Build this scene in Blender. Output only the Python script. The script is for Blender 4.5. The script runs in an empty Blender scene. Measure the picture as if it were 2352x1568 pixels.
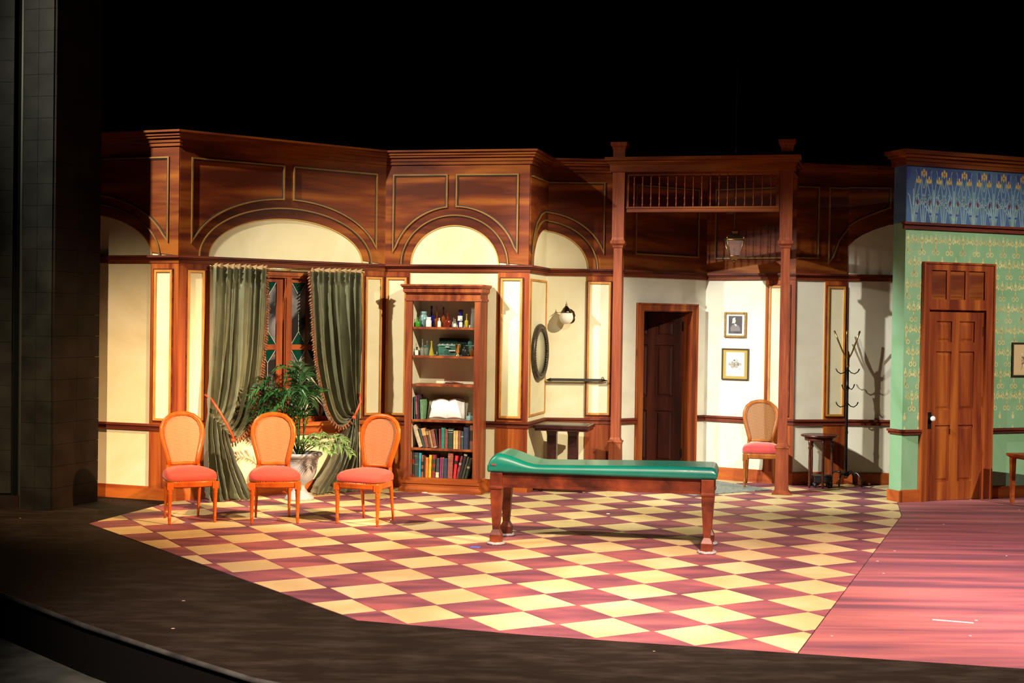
import bpy, bmesh, math, random
from mathutils import Vector, Matrix, noise
C = bpy.context.scene.collection
PI = math.pi
R = math.radians
rnd = random.Random(7)

# ------------------------------------------------------------------ camera, world, lights, exposure
scene = bpy.context.scene
cam_d = bpy.data.cameras.new('camera'); cam = bpy.data.objects.new('camera', cam_d); C.objects.link(cam)
cam_d.sensor_width = 36.0; cam_d.lens = 47.58; cam_d.clip_end = 200
cam.matrix_world = Matrix.Translation((0, 0, 1.8151)) @ Matrix.Rotation(R(90) - 0.01378, 4, 'X') @ Matrix.Rotation(0.01487, 4, 'Z')
scene.camera = cam
world = bpy.data.worlds.new('world'); scene.world = world; world.use_nodes = True
world.node_tree.nodes['Background'].inputs[0].default_value = (0.9, 0.95, 1.0, 1)
world.node_tree.nodes['Background'].inputs[1].default_value = 0.0004
scene.view_settings.view_transform = 'Standard'; scene.view_settings.look = 'None'
scene.view_settings.gamma = 1.0; scene.view_settings.use_curve_mapping = False
scene.view_settings.exposure = 0.0

def spot(name, loc, target, power, col, size_deg, blend=0.5, radius=0.12):
    l = bpy.data.lights.new(name, 'SPOT'); l.energy = power; l.color = col
    l.spot_size = R(size_deg); l.spot_blend = blend; l.shadow_soft_size = radius
    o = bpy.data.objects.new(name, l); C.objects.link(o); o.location = loc
    o.rotation_euler = (Vector(target) - Vector(loc)).to_track_quat('-Z', 'Y').to_euler()
    return o
WARM = (1.0, 0.86, 0.66)
# box-boom spots, house left and house right, and the front-of-house catwalk
spot('stage_light_house_left', (-7.45, 8.54, 8.2), (-0.4, 13.9, 1.0), 7000, (1.0, 0.90, 0.68), 38, 0.9, 0.10)
spot('stage_light_house_left_hall', (-7.05, 6.65, 8.1), (3.0, 15.2, 0.75), 10500, (1.0, 0.96, 0.84), 17, 0.5, 0.08)
spot('stage_light_house_right_amber', (12.0, 1.5, 9.6), (-3.1, 12.9, -0.1), 36000, (1.0, 0.52, 0.22), 14, 1.0, 0.10)
spot('stage_light_catwalk_far_left', (-3.0, -2.0, 7.5), (-3.9, 13.4, 0.60), 14500, (1.0, 0.70, 0.40), 14, 1.0, 0.15)
spot('stage_light_house_right', (9.0, 3.5, 8.4), (-0.6, 13.8, 1.1), 12000, (1.0, 0.86, 0.58), 21, 0.6, 0.08)
spot('stage_light_catwalk_left', (-1.5, -1.5, 9.5), (-0.6, 8.6, 0.0), 26000, (1.0, 0.70, 0.54), 22, 1.0, 0.3)
spot('stage_light_catwalk_centre', (1.5, -1.5, 9.5), (1.9, 8.6, 0.0), 30000, (1.0, 0.70, 0.55), 22, 1.0, 0.3)
spot('stage_light_catwalk_right', (4.5, -1.5, 9.5), (4.6, 8.9, 0.0), 30000, (1.0, 0.68, 0.64), 22, 1.0, 0.3)
spot('stage_light_catwalk_hall', (2.4, -1.5, 8.0), (1.7, 15.4, 0.9), 6500, (1.0, 0.95, 0.80), 11, 0.8, 0.12)
spot('stage_light_green_room', (10.5, 4.0, 8.0), (4.9, 14.0, 1.4), 6500, (1.0, 0.86, 0.66), 22, 0.8, 0.1)

# ------------------------------------------------------------------ materials
MATS = {}
def nt(name):
    m = bpy.data.materials.new(name); m.use_nodes = True
    b = m.node_tree.nodes['Principled BSDF']; MATS[name] = m
    return m, m.node_tree, b
def plain(name, col, rough=0.5, metal=0.0, trans=0.0, noise_amt=0.0, scale=20, coat=0.0, spec=0.5, sheen=0.0, bump=0.0):
    m, t, b = nt(name)
    b.inputs['Roughness'].default_value = rough; b.inputs['Metallic'].default_value = metal
    b.inputs['Transmission Weight'].default_value = trans; b.inputs['Coat Weight'].default_value = coat
    b.inputs['Specular IOR Level'].default_value = spec; b.inputs['Sheen Weight'].default_value = sheen
    b.inputs['Base Color'].default_value = (*col, 1)
    tc = t.nodes.new('ShaderNodeTexCoord'); n = t.nodes.new('ShaderNodeTexNoise')
    n.inputs['Scale'].default_value = scale; n.inputs['Detail'].default_value = 5
    t.links.new(tc.outputs['Object'], n.inputs['Vector'])
    if noise_amt:
        r = t.nodes.new('ShaderNodeValToRGB')
        k0, k1 = 1 - noise_amt, 1 + noise_amt
        r.color_ramp.elements[0].position = 0.3; r.color_ramp.elements[1].position = 0.7
        r.color_ramp.elements[0].color = (*[c * k0 for c in col], 1); r.color_ramp.elements[1].color = (*[min(1, c * k1) for c in col], 1)
        t.links.new(n.outputs['Fac'], r.inputs[0]); t.links.new(r.outputs[0], b.inputs['Base Color'])
    if bump:
        bp = t.nodes.new('ShaderNodeBump'); bp.inputs['Strength'].default_value = bump; bp.inputs['Distance'].default_value = 0.01
        t.links.new(n.outputs['Fac'], bp.inputs['Height']); t.links.new(bp.outputs[0], b.inputs['Normal'])
    return m
def grain(name, cols, sc, rough=0.48, det=4, spec=0.22, warp=0.6, coat=0.0):
    m, t, b = nt(name)
    tc = t.nodes.new('ShaderNodeTexCoord'); mp = t.nodes.new('ShaderNodeMapping'); n = t.nodes.new('ShaderNodeTexNoise')
    n2 = t.nodes.new('ShaderNodeTexNoise'); mx = t.nodes.new('ShaderNodeMath'); r = t.nodes.new('ShaderNodeValToRGB')
    mp.inputs['Scale'].default_value = sc
    t.links.new(tc.outputs['Object'], mp.inputs[0]); t.links.new(mp.outputs[0], n.inputs['Vector'])
    n.inputs['Scale'].default_value = 1.0; n.inputs['Detail'].default_value = det; n.inputs['Distortion'].default_value = warp
    mp2 = t.nodes.new('ShaderNodeMapping'); mp2.inputs['Scale'].default_value = [c * 5 for c in sc]
    t.links.new(tc.outputs['Object'], mp2.inputs[0]); t.links.new(mp2.outputs[0], n2.inputs['Vector'])
    n2.inputs['Scale'].default_value = 1.0; n2.inputs['Detail'].default_value = 3
    mx.operation = 'MULTIPLY_ADD'; mx.inputs[1].default_value = 0.22
    t.links.new(n2.outputs['Fac'], mx.inputs[0]); t.links.new(n.outputs['Fac'], mx.inputs[2])
    e = r.color_ramp.elements
    e[0].position = 0.44; e[0].color = (*cols[0], 1); e[1].position = 0.82; e[1].color = (*cols[2], 1)
    k = e.new(0.60); k.color = (*cols[1], 1)
    t.links.new(mx.outputs[0], r.inputs[0]); t.links.new(r.outputs[0], b.inputs['Base Color'])
    b.inputs['Roughness'].default_value = rough; b.inputs['Specular IOR Level'].default_value = spec; b.inputs['Coat Weight'].default_value = coat
    return m
MAHO = [(0.075, 0.013, 0.005), (0.155, 0.032, 0.008), (0.34, 0.105, 0.014)]
wood_h = grain('mahogany_horizontal', MAHO, (0.55, 2, 5))
wood_v = grain('mahogany_vertical', [(0.14, 0.022, 0.008), (0.25, 0.052, 0.013), (0.42, 0.12, 0.020)], (9, 9, 0.5))
wood_trim = grain('mahogany_trim', [(0.06, 0.012, 0.008), (0.12, 0.024, 0.013), (0.19, 0.042, 0.018)], (1.2, 6, 12))
wood_base = grain('mahogany_baseboard', [(0.20, 0.036, 0.010), (0.34, 0.075, 0.016), (0.48, 0.14, 0.024)], (0.8, 4, 8))
wood_post = grain('post_mahogany', [(0.13, 0.026, 0.012), (0.20, 0.045, 0.019), (0.28, 0.080, 0.024)], (14, 14, 1.0))
wood_case = grain('bookcase_mahogany', [(0.14, 0.028, 0.014), (0.24, 0.055, 0.022), (0.38, 0.11, 0.026)], (12, 12, 0.9))
wood_chair = grain('chair_honey_wood', [(0.34, 0.060, 0.006), (0.44, 0.085, 0.009), (0.52, 0.12, 0.012)], (10, 10, 2), rough=0.30, coat=0.1)
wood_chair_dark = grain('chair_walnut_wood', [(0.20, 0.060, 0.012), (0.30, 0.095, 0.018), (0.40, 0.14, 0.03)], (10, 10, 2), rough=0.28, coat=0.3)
wood_table = grain('worn_mahogany', [(0.035, 0.009, 0.006), (0.10, 0.022, 0.011), (0.20, 0.045, 0.017)], (4, 10, 4), rough=0.35)
wood_dark = plain('dark_lacquered_wood', (0.028, 0.008, 0.007), 0.22, noise_amt=0.5, scale=9)
wood_stand = plain('dark_turned_wood', (0.075, 0.018, 0.012), 0.25, noise_amt=0.5, scale=12)
gold_line = plain('ochre_moulding_paint', (0.25, 0.125, 0.028), 0.5, noise_amt=0.3, scale=4)
gold_bright = plain('amber_moulding_paint', (0.50, 0.22, 0.04), 0.5, noise_amt=0.3, scale=4)
dark_line = plain('umber_shadow_glaze', (0.035, 0.018, 0.012), 0.6)  # trompe l'oeil shadow of the mouldings, painted as a dark line
edge_m = plain('amber_field_edge', (0.60, 0.38, 0.10), 0.6)
black = plain('black_drape', (0.004, 0.004, 0.004), 0.95, spec=0.0)
brass = plain('brass', (0.75, 0.55, 0.24), 0.22, 1.0)
steel = plain('nickel', (0.6, 0.58, 0.54), 0.25, 1.0)
blackmetal = plain('black_enamelled_metal', (0.012, 0.012, 0.012), 0.22)
paper = plain('paper', (0.86, 0.84, 0.78), 0.8)

def cream(name, a, bcol, c):
    m, t, b = nt(name)
    tc = t.nodes.new('ShaderNodeTexCoord'); n = t.nodes.new('ShaderNodeTexNoise'); r = t.nodes.new('ShaderNodeValToRGB')
    n.inputs['Scale'].default_value = 1.5; n.inputs['Detail'].default_value = 4; n.inputs['Roughness'].default_value = 0.55; n.inputs['Distortion'].default_value = 0.8
    t.links.new(tc.outputs['Object'], n.inputs['Vector']); t.links.new(n.outputs['Fac'], r.inputs[0])
    e = r.color_ramp.elements; e[0].position = 0.30; e[0].color = (*a, 1); e[1].position = 0.70; e[1].color = (*c, 1)
    k = e.new(0.5); k.color = (*bcol, 1)
    t.links.new(r.outputs[0], b.inputs['Base Color']); b.inputs['Roughness'].default_value = 0.75; b.inputs['Specular IOR Level'].default_value = 0.25
    return m
cream_m = cream('aged_cream_paint', (0.66, 0.60, 0.40), (0.74, 0.69, 0.49), (0.80, 0.76, 0.60))
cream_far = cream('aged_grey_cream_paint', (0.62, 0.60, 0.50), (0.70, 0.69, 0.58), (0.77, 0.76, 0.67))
panel_cream = cream('pale_panel_paint', (0.66, 0.62, 0.41), (0.72, 0.68, 0.47), (0.76, 0.73, 0.55))
green_paint = cream('green_wallpaper', (0.17, 0.35, 0.19), (0.21, 0.41, 0.25), (0.27, 0.47, 0.30))
frieze_blue = cream('blue_frieze_paper', (0.045, 0.09, 0.26), (0.07, 0.15, 0.34), (0.12, 0.25, 0.34))
wp_yellow = plain('wallpaper_motif_yellow', (0.52, 0.50, 0.24), 0.7, noise_amt=0.25, scale=6)
fz_leaf = plain('frieze_leaf_pale_blue', (0.22, 0.37, 0.44), 0.7, noise_amt=0.2, scale=8)
fz_royal = plain('frieze_royal_blue', (0.035, 0.06, 0.36), 0.7)
fz_yel = plain('frieze_iris_yellow', (0.60, 0.45, 0.14), 0.7, noise_amt=0.2, scale=8)
fz_bud = plain('frieze_bud_maroon', (0.10, 0.015, 0.06), 0.7)

# ------------------------------------------------------------------ mesh builder
class MB:
    def __init__(s): s.v = []; s.f = []; s.m = []; s.sm = []
    def add(s, vs, fs, mi=0, smooth=False):
        o = len(s.v); s.v += [tuple(v) for v in vs]; s.f += [tuple(i + o for i in f) for f in fs]
        s.m += [mi] * len(fs); s.sm += [smooth] * len(fs); return s
    def box(s, x0, x1, y0, y1, z0, z1, mi=0, M=None):
        vs = [Vector(p) for p in ((x0, y0, z0), (x1, y0, z0), (x1, y1, z0), (x0, y1, z0), (x0, y0, z1), (x1, y0, z1), (x1, y1, z1), (x0, y1, z1))]
        if M is not None: vs = [M @ v for v in vs]
        return s.add(vs, [(0, 3, 2, 1), (4, 5, 6, 7), (0, 1, 5, 4), (1, 2, 6, 5), (2, 3, 7, 6), (3, 0, 4, 7)], mi)
    def hexa(s, lo, hi, mi=0):      # lo, hi: 4 points each
        return s.add(list(lo) + list(hi), [(3, 2, 1, 0), (4, 5, 6, 7), (0, 1, 5, 4), (1, 2, 6, 5), (2, 3, 7, 6), (3, 0, 4, 7)], mi)
    def prism(s, poly, y0, y1, mi=0, M=None):   # poly in (x, z), y0 front, y1 back
        n = len(poly); vs = [Vector((x, y0, z)) for x, z in poly] + [Vector((x, y1, z)) for x, z in poly]
        if M is not None: vs = [M @ v for v in vs]
        fs = [tuple(range(n)), tuple(range(2 * n - 1, n - 1, -1))] + [(i, (i + 1) % n + 0, (i + 1) % n + n, i + n)[::-1] for i in range(n)]
        return s.add(vs, fs, mi)
    def slab(s, poly, z0, z1, mi=0):            # poly in (x, y)
        n = len(poly); vs = [(x, y, z0) for x, y in poly] + [(x, y, z1) for x, y in poly]
        return s.add(vs, [tuple(range(n))[::-1], tuple(range(n, 2 * n))] + [(i, (i + 1) % n, (i + 1) % n + n, i + n) for i in range(n)], mi)
    def tube(s, pts, rad, seg=8, mi=0, caps=True, flat=1.0):
        pts = [Vector(p) for p in pts]; n = len(pts)
        rs = rad if isinstance(rad, (list, tuple)) else [rad] * n
        t0 = (pts[1] - pts[0]).normalized()
        up = Vector((0, 0, 1)) if abs(t0.z) < 0.9 else Vector((0, 1, 0))
        nrm = (up - t0 * up.dot(t0)).normalized(); vs = []
        for i, p in enumerate(pts):
            t = (pts[min(i + 1, n - 1)] - pts[max(i - 1, 0)])
            t = t.normalized() if t.length > 1e-9 else t0
            nrm = (nrm - t * nrm.dot(t)); nrm = nrm.normalized() if nrm.length > 1e-6 else t.orthogonal().normalized()
            bn = t.cross(nrm)
            for k in range(seg):
                a = 2 * PI * k / seg
                vs.append(p + nrm * math.cos(a) * rs[i] * flat + bn * math.sin(a) * rs[i])
        fs = [(i * seg + k, i * seg + (k + 1) % seg, (i + 1) * seg + (k + 1) % seg, (i + 1) * seg + k) for i in range(n - 1) for k in range(seg)]
        if caps: fs += [tuple(range(seg))[::-1], tuple(range((n - 1) * seg, n * seg))]
        return s.add(vs, fs, mi, True)
    def lathe(s, prof, seg=20, mi=0, c=(0, 0), sx=1.0, sy=1.0, M=None, smooth=True):   # prof: (r, z)
        vs = []
        for r, z in prof:
            for k in range(seg):
                a = 2 * PI * k / seg; vs.append(Vector((c[0] + r * sx * math.cos(a), c[1] + r * sy * math.sin(a), z)))
        if M is not None: vs = [M @ v for v in vs]
        n = len(prof)
        fs = [(i * seg + k, i * seg + (k + 1) % seg, (i + 1) * seg + (k + 1) % seg, (i + 1) * seg + k) for i in range(n - 1) for k in range(seg)]
        if prof[0][0] > 1e-5: fs.append(tuple(range(seg))[::-1])
        if prof[-1][0] > 1e-5: fs.append(tuple(range((n - 1) * seg, n * seg)))
        return s.add(vs, fs, mi, smooth)
    def sqlathe(s, prof, mi=0, c=(0, 0), M=None):     # square section, prof: (half width, z)
        vs = []
        for h, z in prof:
            for a, b in ((-1, -1), (1, -1), (1, 1), (-1, 1)): vs.append(Vector((c[0] + a * h, c[1] + b * h, z)))
        if M is not None: vs = [M @ v for v in vs]
        n = len(prof)
        fs = [(i * 4 + k, i * 4 + (k + 1) % 4, (i + 1) * 4 + (k + 1) % 4, (i + 1) * 4 + k) for i in range(n - 1) for k in range(4)]
        fs += [(3, 2, 1, 0), tuple(range((n - 1) * 4, n * 4))]
        return s.add(vs, fs, mi)
    def ball(s, c, r, seg=12, mi=0, sz=1.0):
        k = max(6, seg // 2); prof = [(max(1e-6, r * math.sin(PI * i / k)), c[2] - r * sz * math.cos(PI * i / k)) for i in range(k + 1)]
        return s.lathe(prof, seg, mi, (c[0], c[1]))
    def rings(s, loops, mi=0, cap0=True, cap1=True, smooth=True):
        n = len(loops[0]); vs = [p for l in loops for p in l]
        fs = [(i * n + k, i * n + (k + 1) % n, (i + 1) * n + (k + 1) % n, (i + 1) * n + k) for i in range(len(loops) - 1) for k in range(n)]
        if cap0: fs.append(tuple(range(n))[::-1])
        if cap1: fs.append(tuple(range((len(loops) - 1) * n, len(loops) * n)))
        return s.add(vs, fs, mi, smooth)
    def ribbon(s, path, w, y0, y1, off=0.0, closed=False, mi=0):   # path in (x, z)
        P = [Vector(p) for p in path]; n = len(P); L = []; Rr = []
        for i in range(n):
            a = P[i - 1] if (closed or i > 0) else None; b = P[(i + 1) % n] if (closed or i < n - 1) else None
            d1 = (P[i] - a).normalized() if a is not None else None; d2 = (b - P[i]).normalized() if b is not None else None
            if d1 is None: d1 = d2
            if d2 is None: d2 = d1
            n1 = Vector((-d1.y, d1.x)); n2 = Vector((-d2.y, d2.x)); m = (n1 + n2)
            m = m.normalized() if m.length > 1e-6 else n1
            k = 1 / max(0.35, m.dot(n1))
            L.append(P[i] + m * k * (off + w / 2)); Rr.append(P[i] + m * k * (off - w / 2))
        vs = []
        for l, r in zip(L, Rr): vs += [(l.x, y1, l.y), (l.x, y0, l.y), (r.x, y0, r.y), (r.x, y1, r.y)]
        fs = []
        for i in range(n if closed else n - 1):
            j = (i + 1) % n
            for k in range(3): fs.append((i * 4 + k, i * 4 + k + 1, j * 4 + k + 1, j * 4 + k))
        if not closed: fs += [(0, 1, 2, 3), tuple((n - 1) * 4 + k for k in (3, 2, 1, 0))]
        return s.add(vs, fs, mi)
    def build(s, name, mats, parent=None, M=None, bevel=0.0):
        me = bpy.data.meshes.new(name); me.from_pydata([tuple(v) for v in s.v], [], s.f)
        for m in (mats if isinstance(mats, (list, tuple)) else [mats]): me.materials.append(m)
        me.polygons.foreach_set('material_index', s.m); me.polygons.foreach_set('use_smooth', s.sm)
        bm = bmesh.new(); bm.from_mesh(me); bmesh.ops.recalc_face_normals(bm, faces=bm.faces); bm.to_mesh(me); bm.free()
        me.update()
        o = bpy.data.objects.new(name, me); C.objects.link(o)
        if parent is not None: o.parent = parent
        if M is not None: o.matrix_world = M if parent is None else M
        if bevel:
            b = o.modifiers.new('bevel', 'BEVEL'); b.width = bevel; b.segments = 2; b.limit_method = 'ANGLE'
        return o
def tag(o, label=None, cat=None, group=None, kind=None):
    if label: o['label'] = label
    if cat: o['category'] = cat
    if group: o['group'] = group
    if kind: o['kind'] = kind
    return o
def empty(name, M, label=None, cat=None, group=None):
    o = bpy.data.objects.new(name, None); C.objects.link(o); o.empty_display_size = 0.1
    o.matrix_world = M if isinstance(M, Matrix) else Matrix.Translation(M)
    return tag(o, label, cat, group)
def TR(x, y, z=0, rz=0): return Matrix.Translation((x, y, z)) @ Matrix.Rotation(rz, 4, 'Z')
def copy_tree(o, parent=None):
    c = o.copy(); C.objects.link(c)
    if parent is not None: c.parent = parent
    for ch in list(o.children): copy_tree(ch, c)
    return c

# ------------------------------------------------------------------ walls of the box set
PT = dict(O=(-5.6, 14.21), A=(-3.30, 13.37), B=(-1.40, 14.78), C=(0.167, 14.45), D=(0.376, 15.22), E=(1.24, 15.25),
          F=(2.29, 16.05), G=(3.235, 15.50), H=(3.86, 15.65), I=(5.0, 15.65), J=(4.08, 14.10), K=(7.0, 15.26))
ORDER = 'OABCDEFGHI'
def wang(a, b): a, b = PT[a], PT[b]; return math.atan2(b[1] - a[1], b[0] - a[0])
class Wall:
    def __init__(s, a, b, name, top=3.52, holes=(), mat=None, low=None):
        s.a = PT[a]; s.ang = wang(a, b); s.L = math.hypot(PT[b][0] - PT[a][0], PT[b][1] - PT[a][1])
        s.M = TR(s.a[0], s.a[1], 0, s.ang); i = ORDER.find(a)
        def turn(i0, i1, i2): return wang(ORDER[i1], ORDER[i2]) - wang(ORDER[i0], ORDER[i1])
        s.m0 = s.m1 = 0.0
        if a in 'OABCDEFGH' and b in 'ABCDEFGHI':
            if i > 0: s.m0 = math.tan(turn(i - 1, i, i + 1) / 2)
            if i < len(ORDER) - 2: s.m1 = math.tan(turn(i, i + 1, i + 2) / 2)
        mb = MB(); t = 0.02
        # slab around the holes (s0, s1, z0, z1)
        cuts = sorted(holes); x = 0
        def bx(x0, x1, z0, z1): s.wbox(mb, x0, x1, z0, z1, 0.0, -t)
        for (h0, h1, z0, z1) in cuts:
            bx(x, h0, 0, 3.64)
            if z0 > 0: bx(h0, h1, 0, z0)
            bx(h0, h1, z1, 3.64); x = h1
        bx(x, s.L, 0, 3.64)
        s.o = mb.build(name, mat or cream_m); s.o.matrix_world = s.M; s.o['kind'] = 'structure'
    def wbox(s, mb, x0, x1, z0, z1, p, back=0.0, mi=0):
        # p: how far it stands proud of the wall; the ends that reach a corner are mitred
        def X(x, d):
            if abs(x) < 1e-6: return x - s.m0 * d
            if abs(x - s.L) < 1e-6: return x + s.m1 * d
            return x
        lo = [(X(x0, p), -p, z0), (X(x1, p), -p, z0), (X(x1, back), -back, z0), (X(x0, back), -back, z0)]
        hi = [(q[0], q[1], z1) for q in lo]
        mb.hexa(lo, hi, mi); return mb
    def part(s, name, mb, mats, **k):
        o = mb.build(name, mats, **k); o.parent = s.o; return o
    def strip(s, name, x0, x1, z0, z1, p, mat, back=0.0):
        return s.part(name, s.wbox(MB(), x0, x1, z0, z1, p, back), mat)
    def cornice(s, x0=0.0, x1=None, z=3.51):
        x1 = s.L if x1 is None else x1; mb = MB()
        for z0, z1, p in ((0, .035, .028), (.035, .075, .040), (.075, .10, .062), (.10, .13, .078), (.13, .15, .10)):
            s.wbox(mb, x0, x1, z + z0, z + z1, p)
        s.part('cornice', mb, wood_h)
    def rails(s, x0=0.0, x1=None, picture=True, chair=((0, None),), base=((0, None),), bh=0.12, basemat=None):
        x1 = s.L if x1 is None else x1
        if picture:
            s.part('frieze_band', s.wbox(MB(), x0, x1, 2.355, 2.43, .022), wood_h)
            mb = MB(); s.wbox(mb, x0, x1, 2.41, 2.432, .055); s.wbox(mb, x0, x1, 2.395, 2.41, .038); s.part('picture_rail', mb, wood_trim)
        for a, b in chair:
            b = s.L if b is None else b; mb = MB()
            s.wbox(mb, a, b, .735, .757, .045); s.wbox(mb, a, b, .69, .735, .026); s.part('chair_rail', mb, wood_trim)
        for a, b in base:
            b = s.L if b is None else b; mb = MB()
            s.wbox(mb, a, b, 0.0, bh, .022); s.wbox(mb, a, b, bh, bh + .012, .014); s.part('baseboard', mb, basemat or wood_base)
    def pilaster(s, x0, x1, pan=None, z1=2.355):
        s.strip('pilaster', x0, x1, .757, z1, .016, wood_v)
        s.strip('dado_pilaster', x0, x1, .12, .69, .016, wood_v)
        for xe in (x0 - .009, x1):
            if .02 < xe < s.L - .03: s.strip('field_edge', xe, xe + .009, .757, z1, .006, edge_m)
        if pan:
            a, b = pan
            s.strip('inset_panel', a, b, .812, 2.272, .020, panel_cream)
            mb = MB(); mb.ribbon([(a, .812), (b, .812), (b, 2.272), (a, 2.272)], .022, -.034, -.016, -0.006, True)
            s.part('panel_moulding', mb, gold_bright)
            mb = MB(); mb.ribbon([(a, .812), (b, .812), (b, 2.272), (a, 2.272)], .012, -.030, -.016, -0.022, True)
            s.part('outer_moulding', mb, wood_trim)
    def mould(s, path, closed=True, w=.015, flip=1):
        mb = MB(); mb.ribbon(path, w, -.028, -.012, 0, closed); s.part('panel_moulding', mb, gold_line)
        mb = MB(); mb.ribbon(path, w * .8, -.020, -.012, flip * w * .85, closed); s.part('shadow_glaze_line', mb, dark_line)  # painted shadow line alongside the moulding

def ell(cx, rx, z0, rz, a0, a1, n=28, pw=1.0):
    out = []
    for i in range(n + 1):
        a = R(a0 + (a1 - a0) * i / n); out.append((cx + rx * math.cos(a), z0 + rz * math.sin(a)))
    return out
def arc_x(cx, rx, z0, rz, x):   # height of the ellipse at x
    q = 1 - ((x - cx) / rx) ** 2
    return z0 + rz * math.sqrt(max(0, q))
def arched(W, cx, rx, left_in, left_tip, right_in, right_tip, mid=None, x0=None, x1=None):
    """upper panelling with an arched field: cx, rx the arch; panels on either side with their lower edge following the arch"""
    x0 = 0 if x0 is None else x0; x1 = W.L if x1 is None else x1
    z0, rz = 2.432, .428
    arc = [p for p in ell(cx, rx, z0, rz, 180, 0, 44) if x0 <= p[0] <= x1]
    poly = [(x0, 3.515), (x0, arc_x(cx, rx, z0, rz, x0) if cx - rx < x0 else z0)]
    if cx - rx >= x0: poly.append((cx - rx, z0))
    poly += arc[1:-1] if cx + rx <= x1 and cx - rx >= x0 else arc
    poly += [(x1, arc_x(cx, rx, z0, rz, x1) if cx + rx > x1 else z0), (x1, 3.515)]
    q = []
    for p in poly:
        if not q or (Vector(p) - Vector(q[-1])).length > 1e-4: q.append(p)
    W.part('upper_panelling', MB().prism(q[::-1], -.012, 0.0), wood_h)
    W.part('arch_edge', MB().ribbon(arc, .012, -.010, -.002, -.004), edge_m)
    k = rx + .10; kz = rz + .105
    inner = [p for p in ell(cx, k, z0, kz, 180, 0, 44) if x0 + .002 <= p[0] <= x1 - .002]
    W.mould(inner, False, .012, -1)
    ko = rx + .20; koz = rz + .198
    def panel(xa, xb):      # xa..xb with arc along the bottom
        pts = [(xa, 3.40), (xa, max(2.575, arc_x(cx, ko, z0, koz, xa)))]
        n = 20
        for i in range(1, n): x = xa + (xb - xa) * i / n; pts.append((x, max(2.575, arc_x(cx, ko, z0, koz, x))))
        pts += [(xb, max(2.575, arc_x(cx, ko, z0, koz, xb))), (xb, 3.40)]
        return pts
    if left_in is not None: W.mould(panel(left_tip, left_in))
    if right_in is not None: W.mould(panel(right_in, right_tip))
    if mid: W.mould(panel(*mid))

# far left wing wall
w = Wall('O', 'A', 'wall_far_left'); L = w.L
arched(w, L - 1.20, .8875, L - 1.25, L - 2.30, L - 1.14, L - .12)
w.rails(); w.pilaster(L - .314, L, (L - .246, L - .075)); w.cornice()
# window wall
WIN = (.37, 2.06, .70, 2.30)
w = WL = Wall('A', 'B', 'wall_left', holes=[WIN])
arched(w, 1.195, .8875, 1.128, .124, 1.243, 2.24)
w.rails(chair=((0, .355), (2.07, None))); w.pilaster(0, .319, (.102, .244)); w.pilaster(2.09, w.L, (2.133, 2.303)); w.cornice()
# bookcase wall
w = WB = Wall('B', 'C', 'wall_middle')
arched(w, .783, .492, .693, .095, .80, 1.475)
w.rails(base=((0, None),)); w.pilaster(0, .285, (.047, .241)); w.pilaster(1.272, w.L, (1.321, 1.524)); w.cornice()
# alcove: short return and back wall share one arch
w = WC = Wall('C', 'D', 'wall_alcove')
arched(w, .72, .55, None, None, None, None)
w.mould([(.02, 3.385), (w.L, 3.393)], False)
w.mould([(.0 + .02 * i, 0) for i in range(0)] or [(.05, 2.56), (.12, 2.74), (.25, 2.90), (.45, 3.01), (.62, 3.05), (w.L, 3.06)], False, .016, 1)
w.rails(); w.cornice()
w.strip('inset_panel', .08, .765, .82, 2.28, .006, cream_m)
mb = MB(); mb.ribbon([(.08, .82), (.765, .82), (.765, 2.28), (.08, 2.28)], .022, -.016, 0, 0, True); w.part('panel_moulding', mb, gold_bright)
w = WD = Wall('D', 'E', 'wall_alcove_back')
arched(w, .72 - WC.L, .55, None, None, None, None)
pts = [(0, 3.393), (0, 3.06)]
for i in range(1, 17):
    x = .640 * i / 16; pts.append((x, max(2.586, arc_x(.72 - WC.L, .75, 2.432, .63, x))))
w.mould(pts[1:] + [(.64, 3.40), (0, 3.393)], False)
w.rails(); w.pilaster(.456, w.L, (.485, .709)); w.cornice()
# hall walls
w = WE = Wall('E', 'F', 'wall_hall_left', holes=[(.293, 1.063, 0, 1.98)], mat=cream_far)
w.strip('upper_panelling', 0, w.L, 2.43, 3.515, .012, wood_h); w.mould([(.169, 2.617), (1.162, 2.617), (1.162, 3.405), (.169, 3.395)])
w.rails(chair=((0, .211), (1.183, None)), base=((0, .211), (1.183, None)), bh=.14); w.cornice()
w = WF = Wall('F', 'G', 'wall_hall_right', mat=cream_far)
w.strip('upper_panelling', 0, w.L, 2.43, 3.515, .012, wood_h); w.mould([(.12, 2.607), (1.0, 2.607), (1.0, 3.415), (.12, 3.415)])
w.rails(bh=.14); w.pilaster(.747, w.L, (.808, 1.02)); w.cornice(z=3.525)
w = WG = Wall('G', 'H', 'wall_corner', mat=cream_far)
w.strip('upper_panelling', 0, w.L, 2.43, 3.525, .012, wood_h); w.mould([(.0, 2.607), (.264, 2.607), (.264, 3.42), (.0, 3.42)], False)
w.mould([(w.L, 3.42), (.401, 3.42), (.401, 2.56), (.455, 2.628), (.522, 2.81), (w.L, 2.97)], False)
w.rails(bh=.14); w.pilaster(.372, w.L, (.407, .598)); w.cornice(z=3.53)
w = WH = Wall('H', 'I', 'wall_back', mat=cream_far)
lun = [(0, 2.44), (0, 2.754), (.08, 2.83), (.165, 2.888), (.30, 2.95), (.47, 3.008), (.60, 3.026), (.8, 3.02), (1.0, 2.93), (1.1, 2.75), (1.12, 2.44)]
w.part('upper_panelling', MB().prism((lun + [(w.L, 2.44), (w.L, 3.53), (0, 3.53)])[1:][::-1], -.012, 0), wood_h)
w.mould([(0, 2.985), (.10, 3.05), (.221, 3.105), (.36, 3.16), (.482, 3.205), (.482, 3.43), (0, 3.43)], False)
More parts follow.
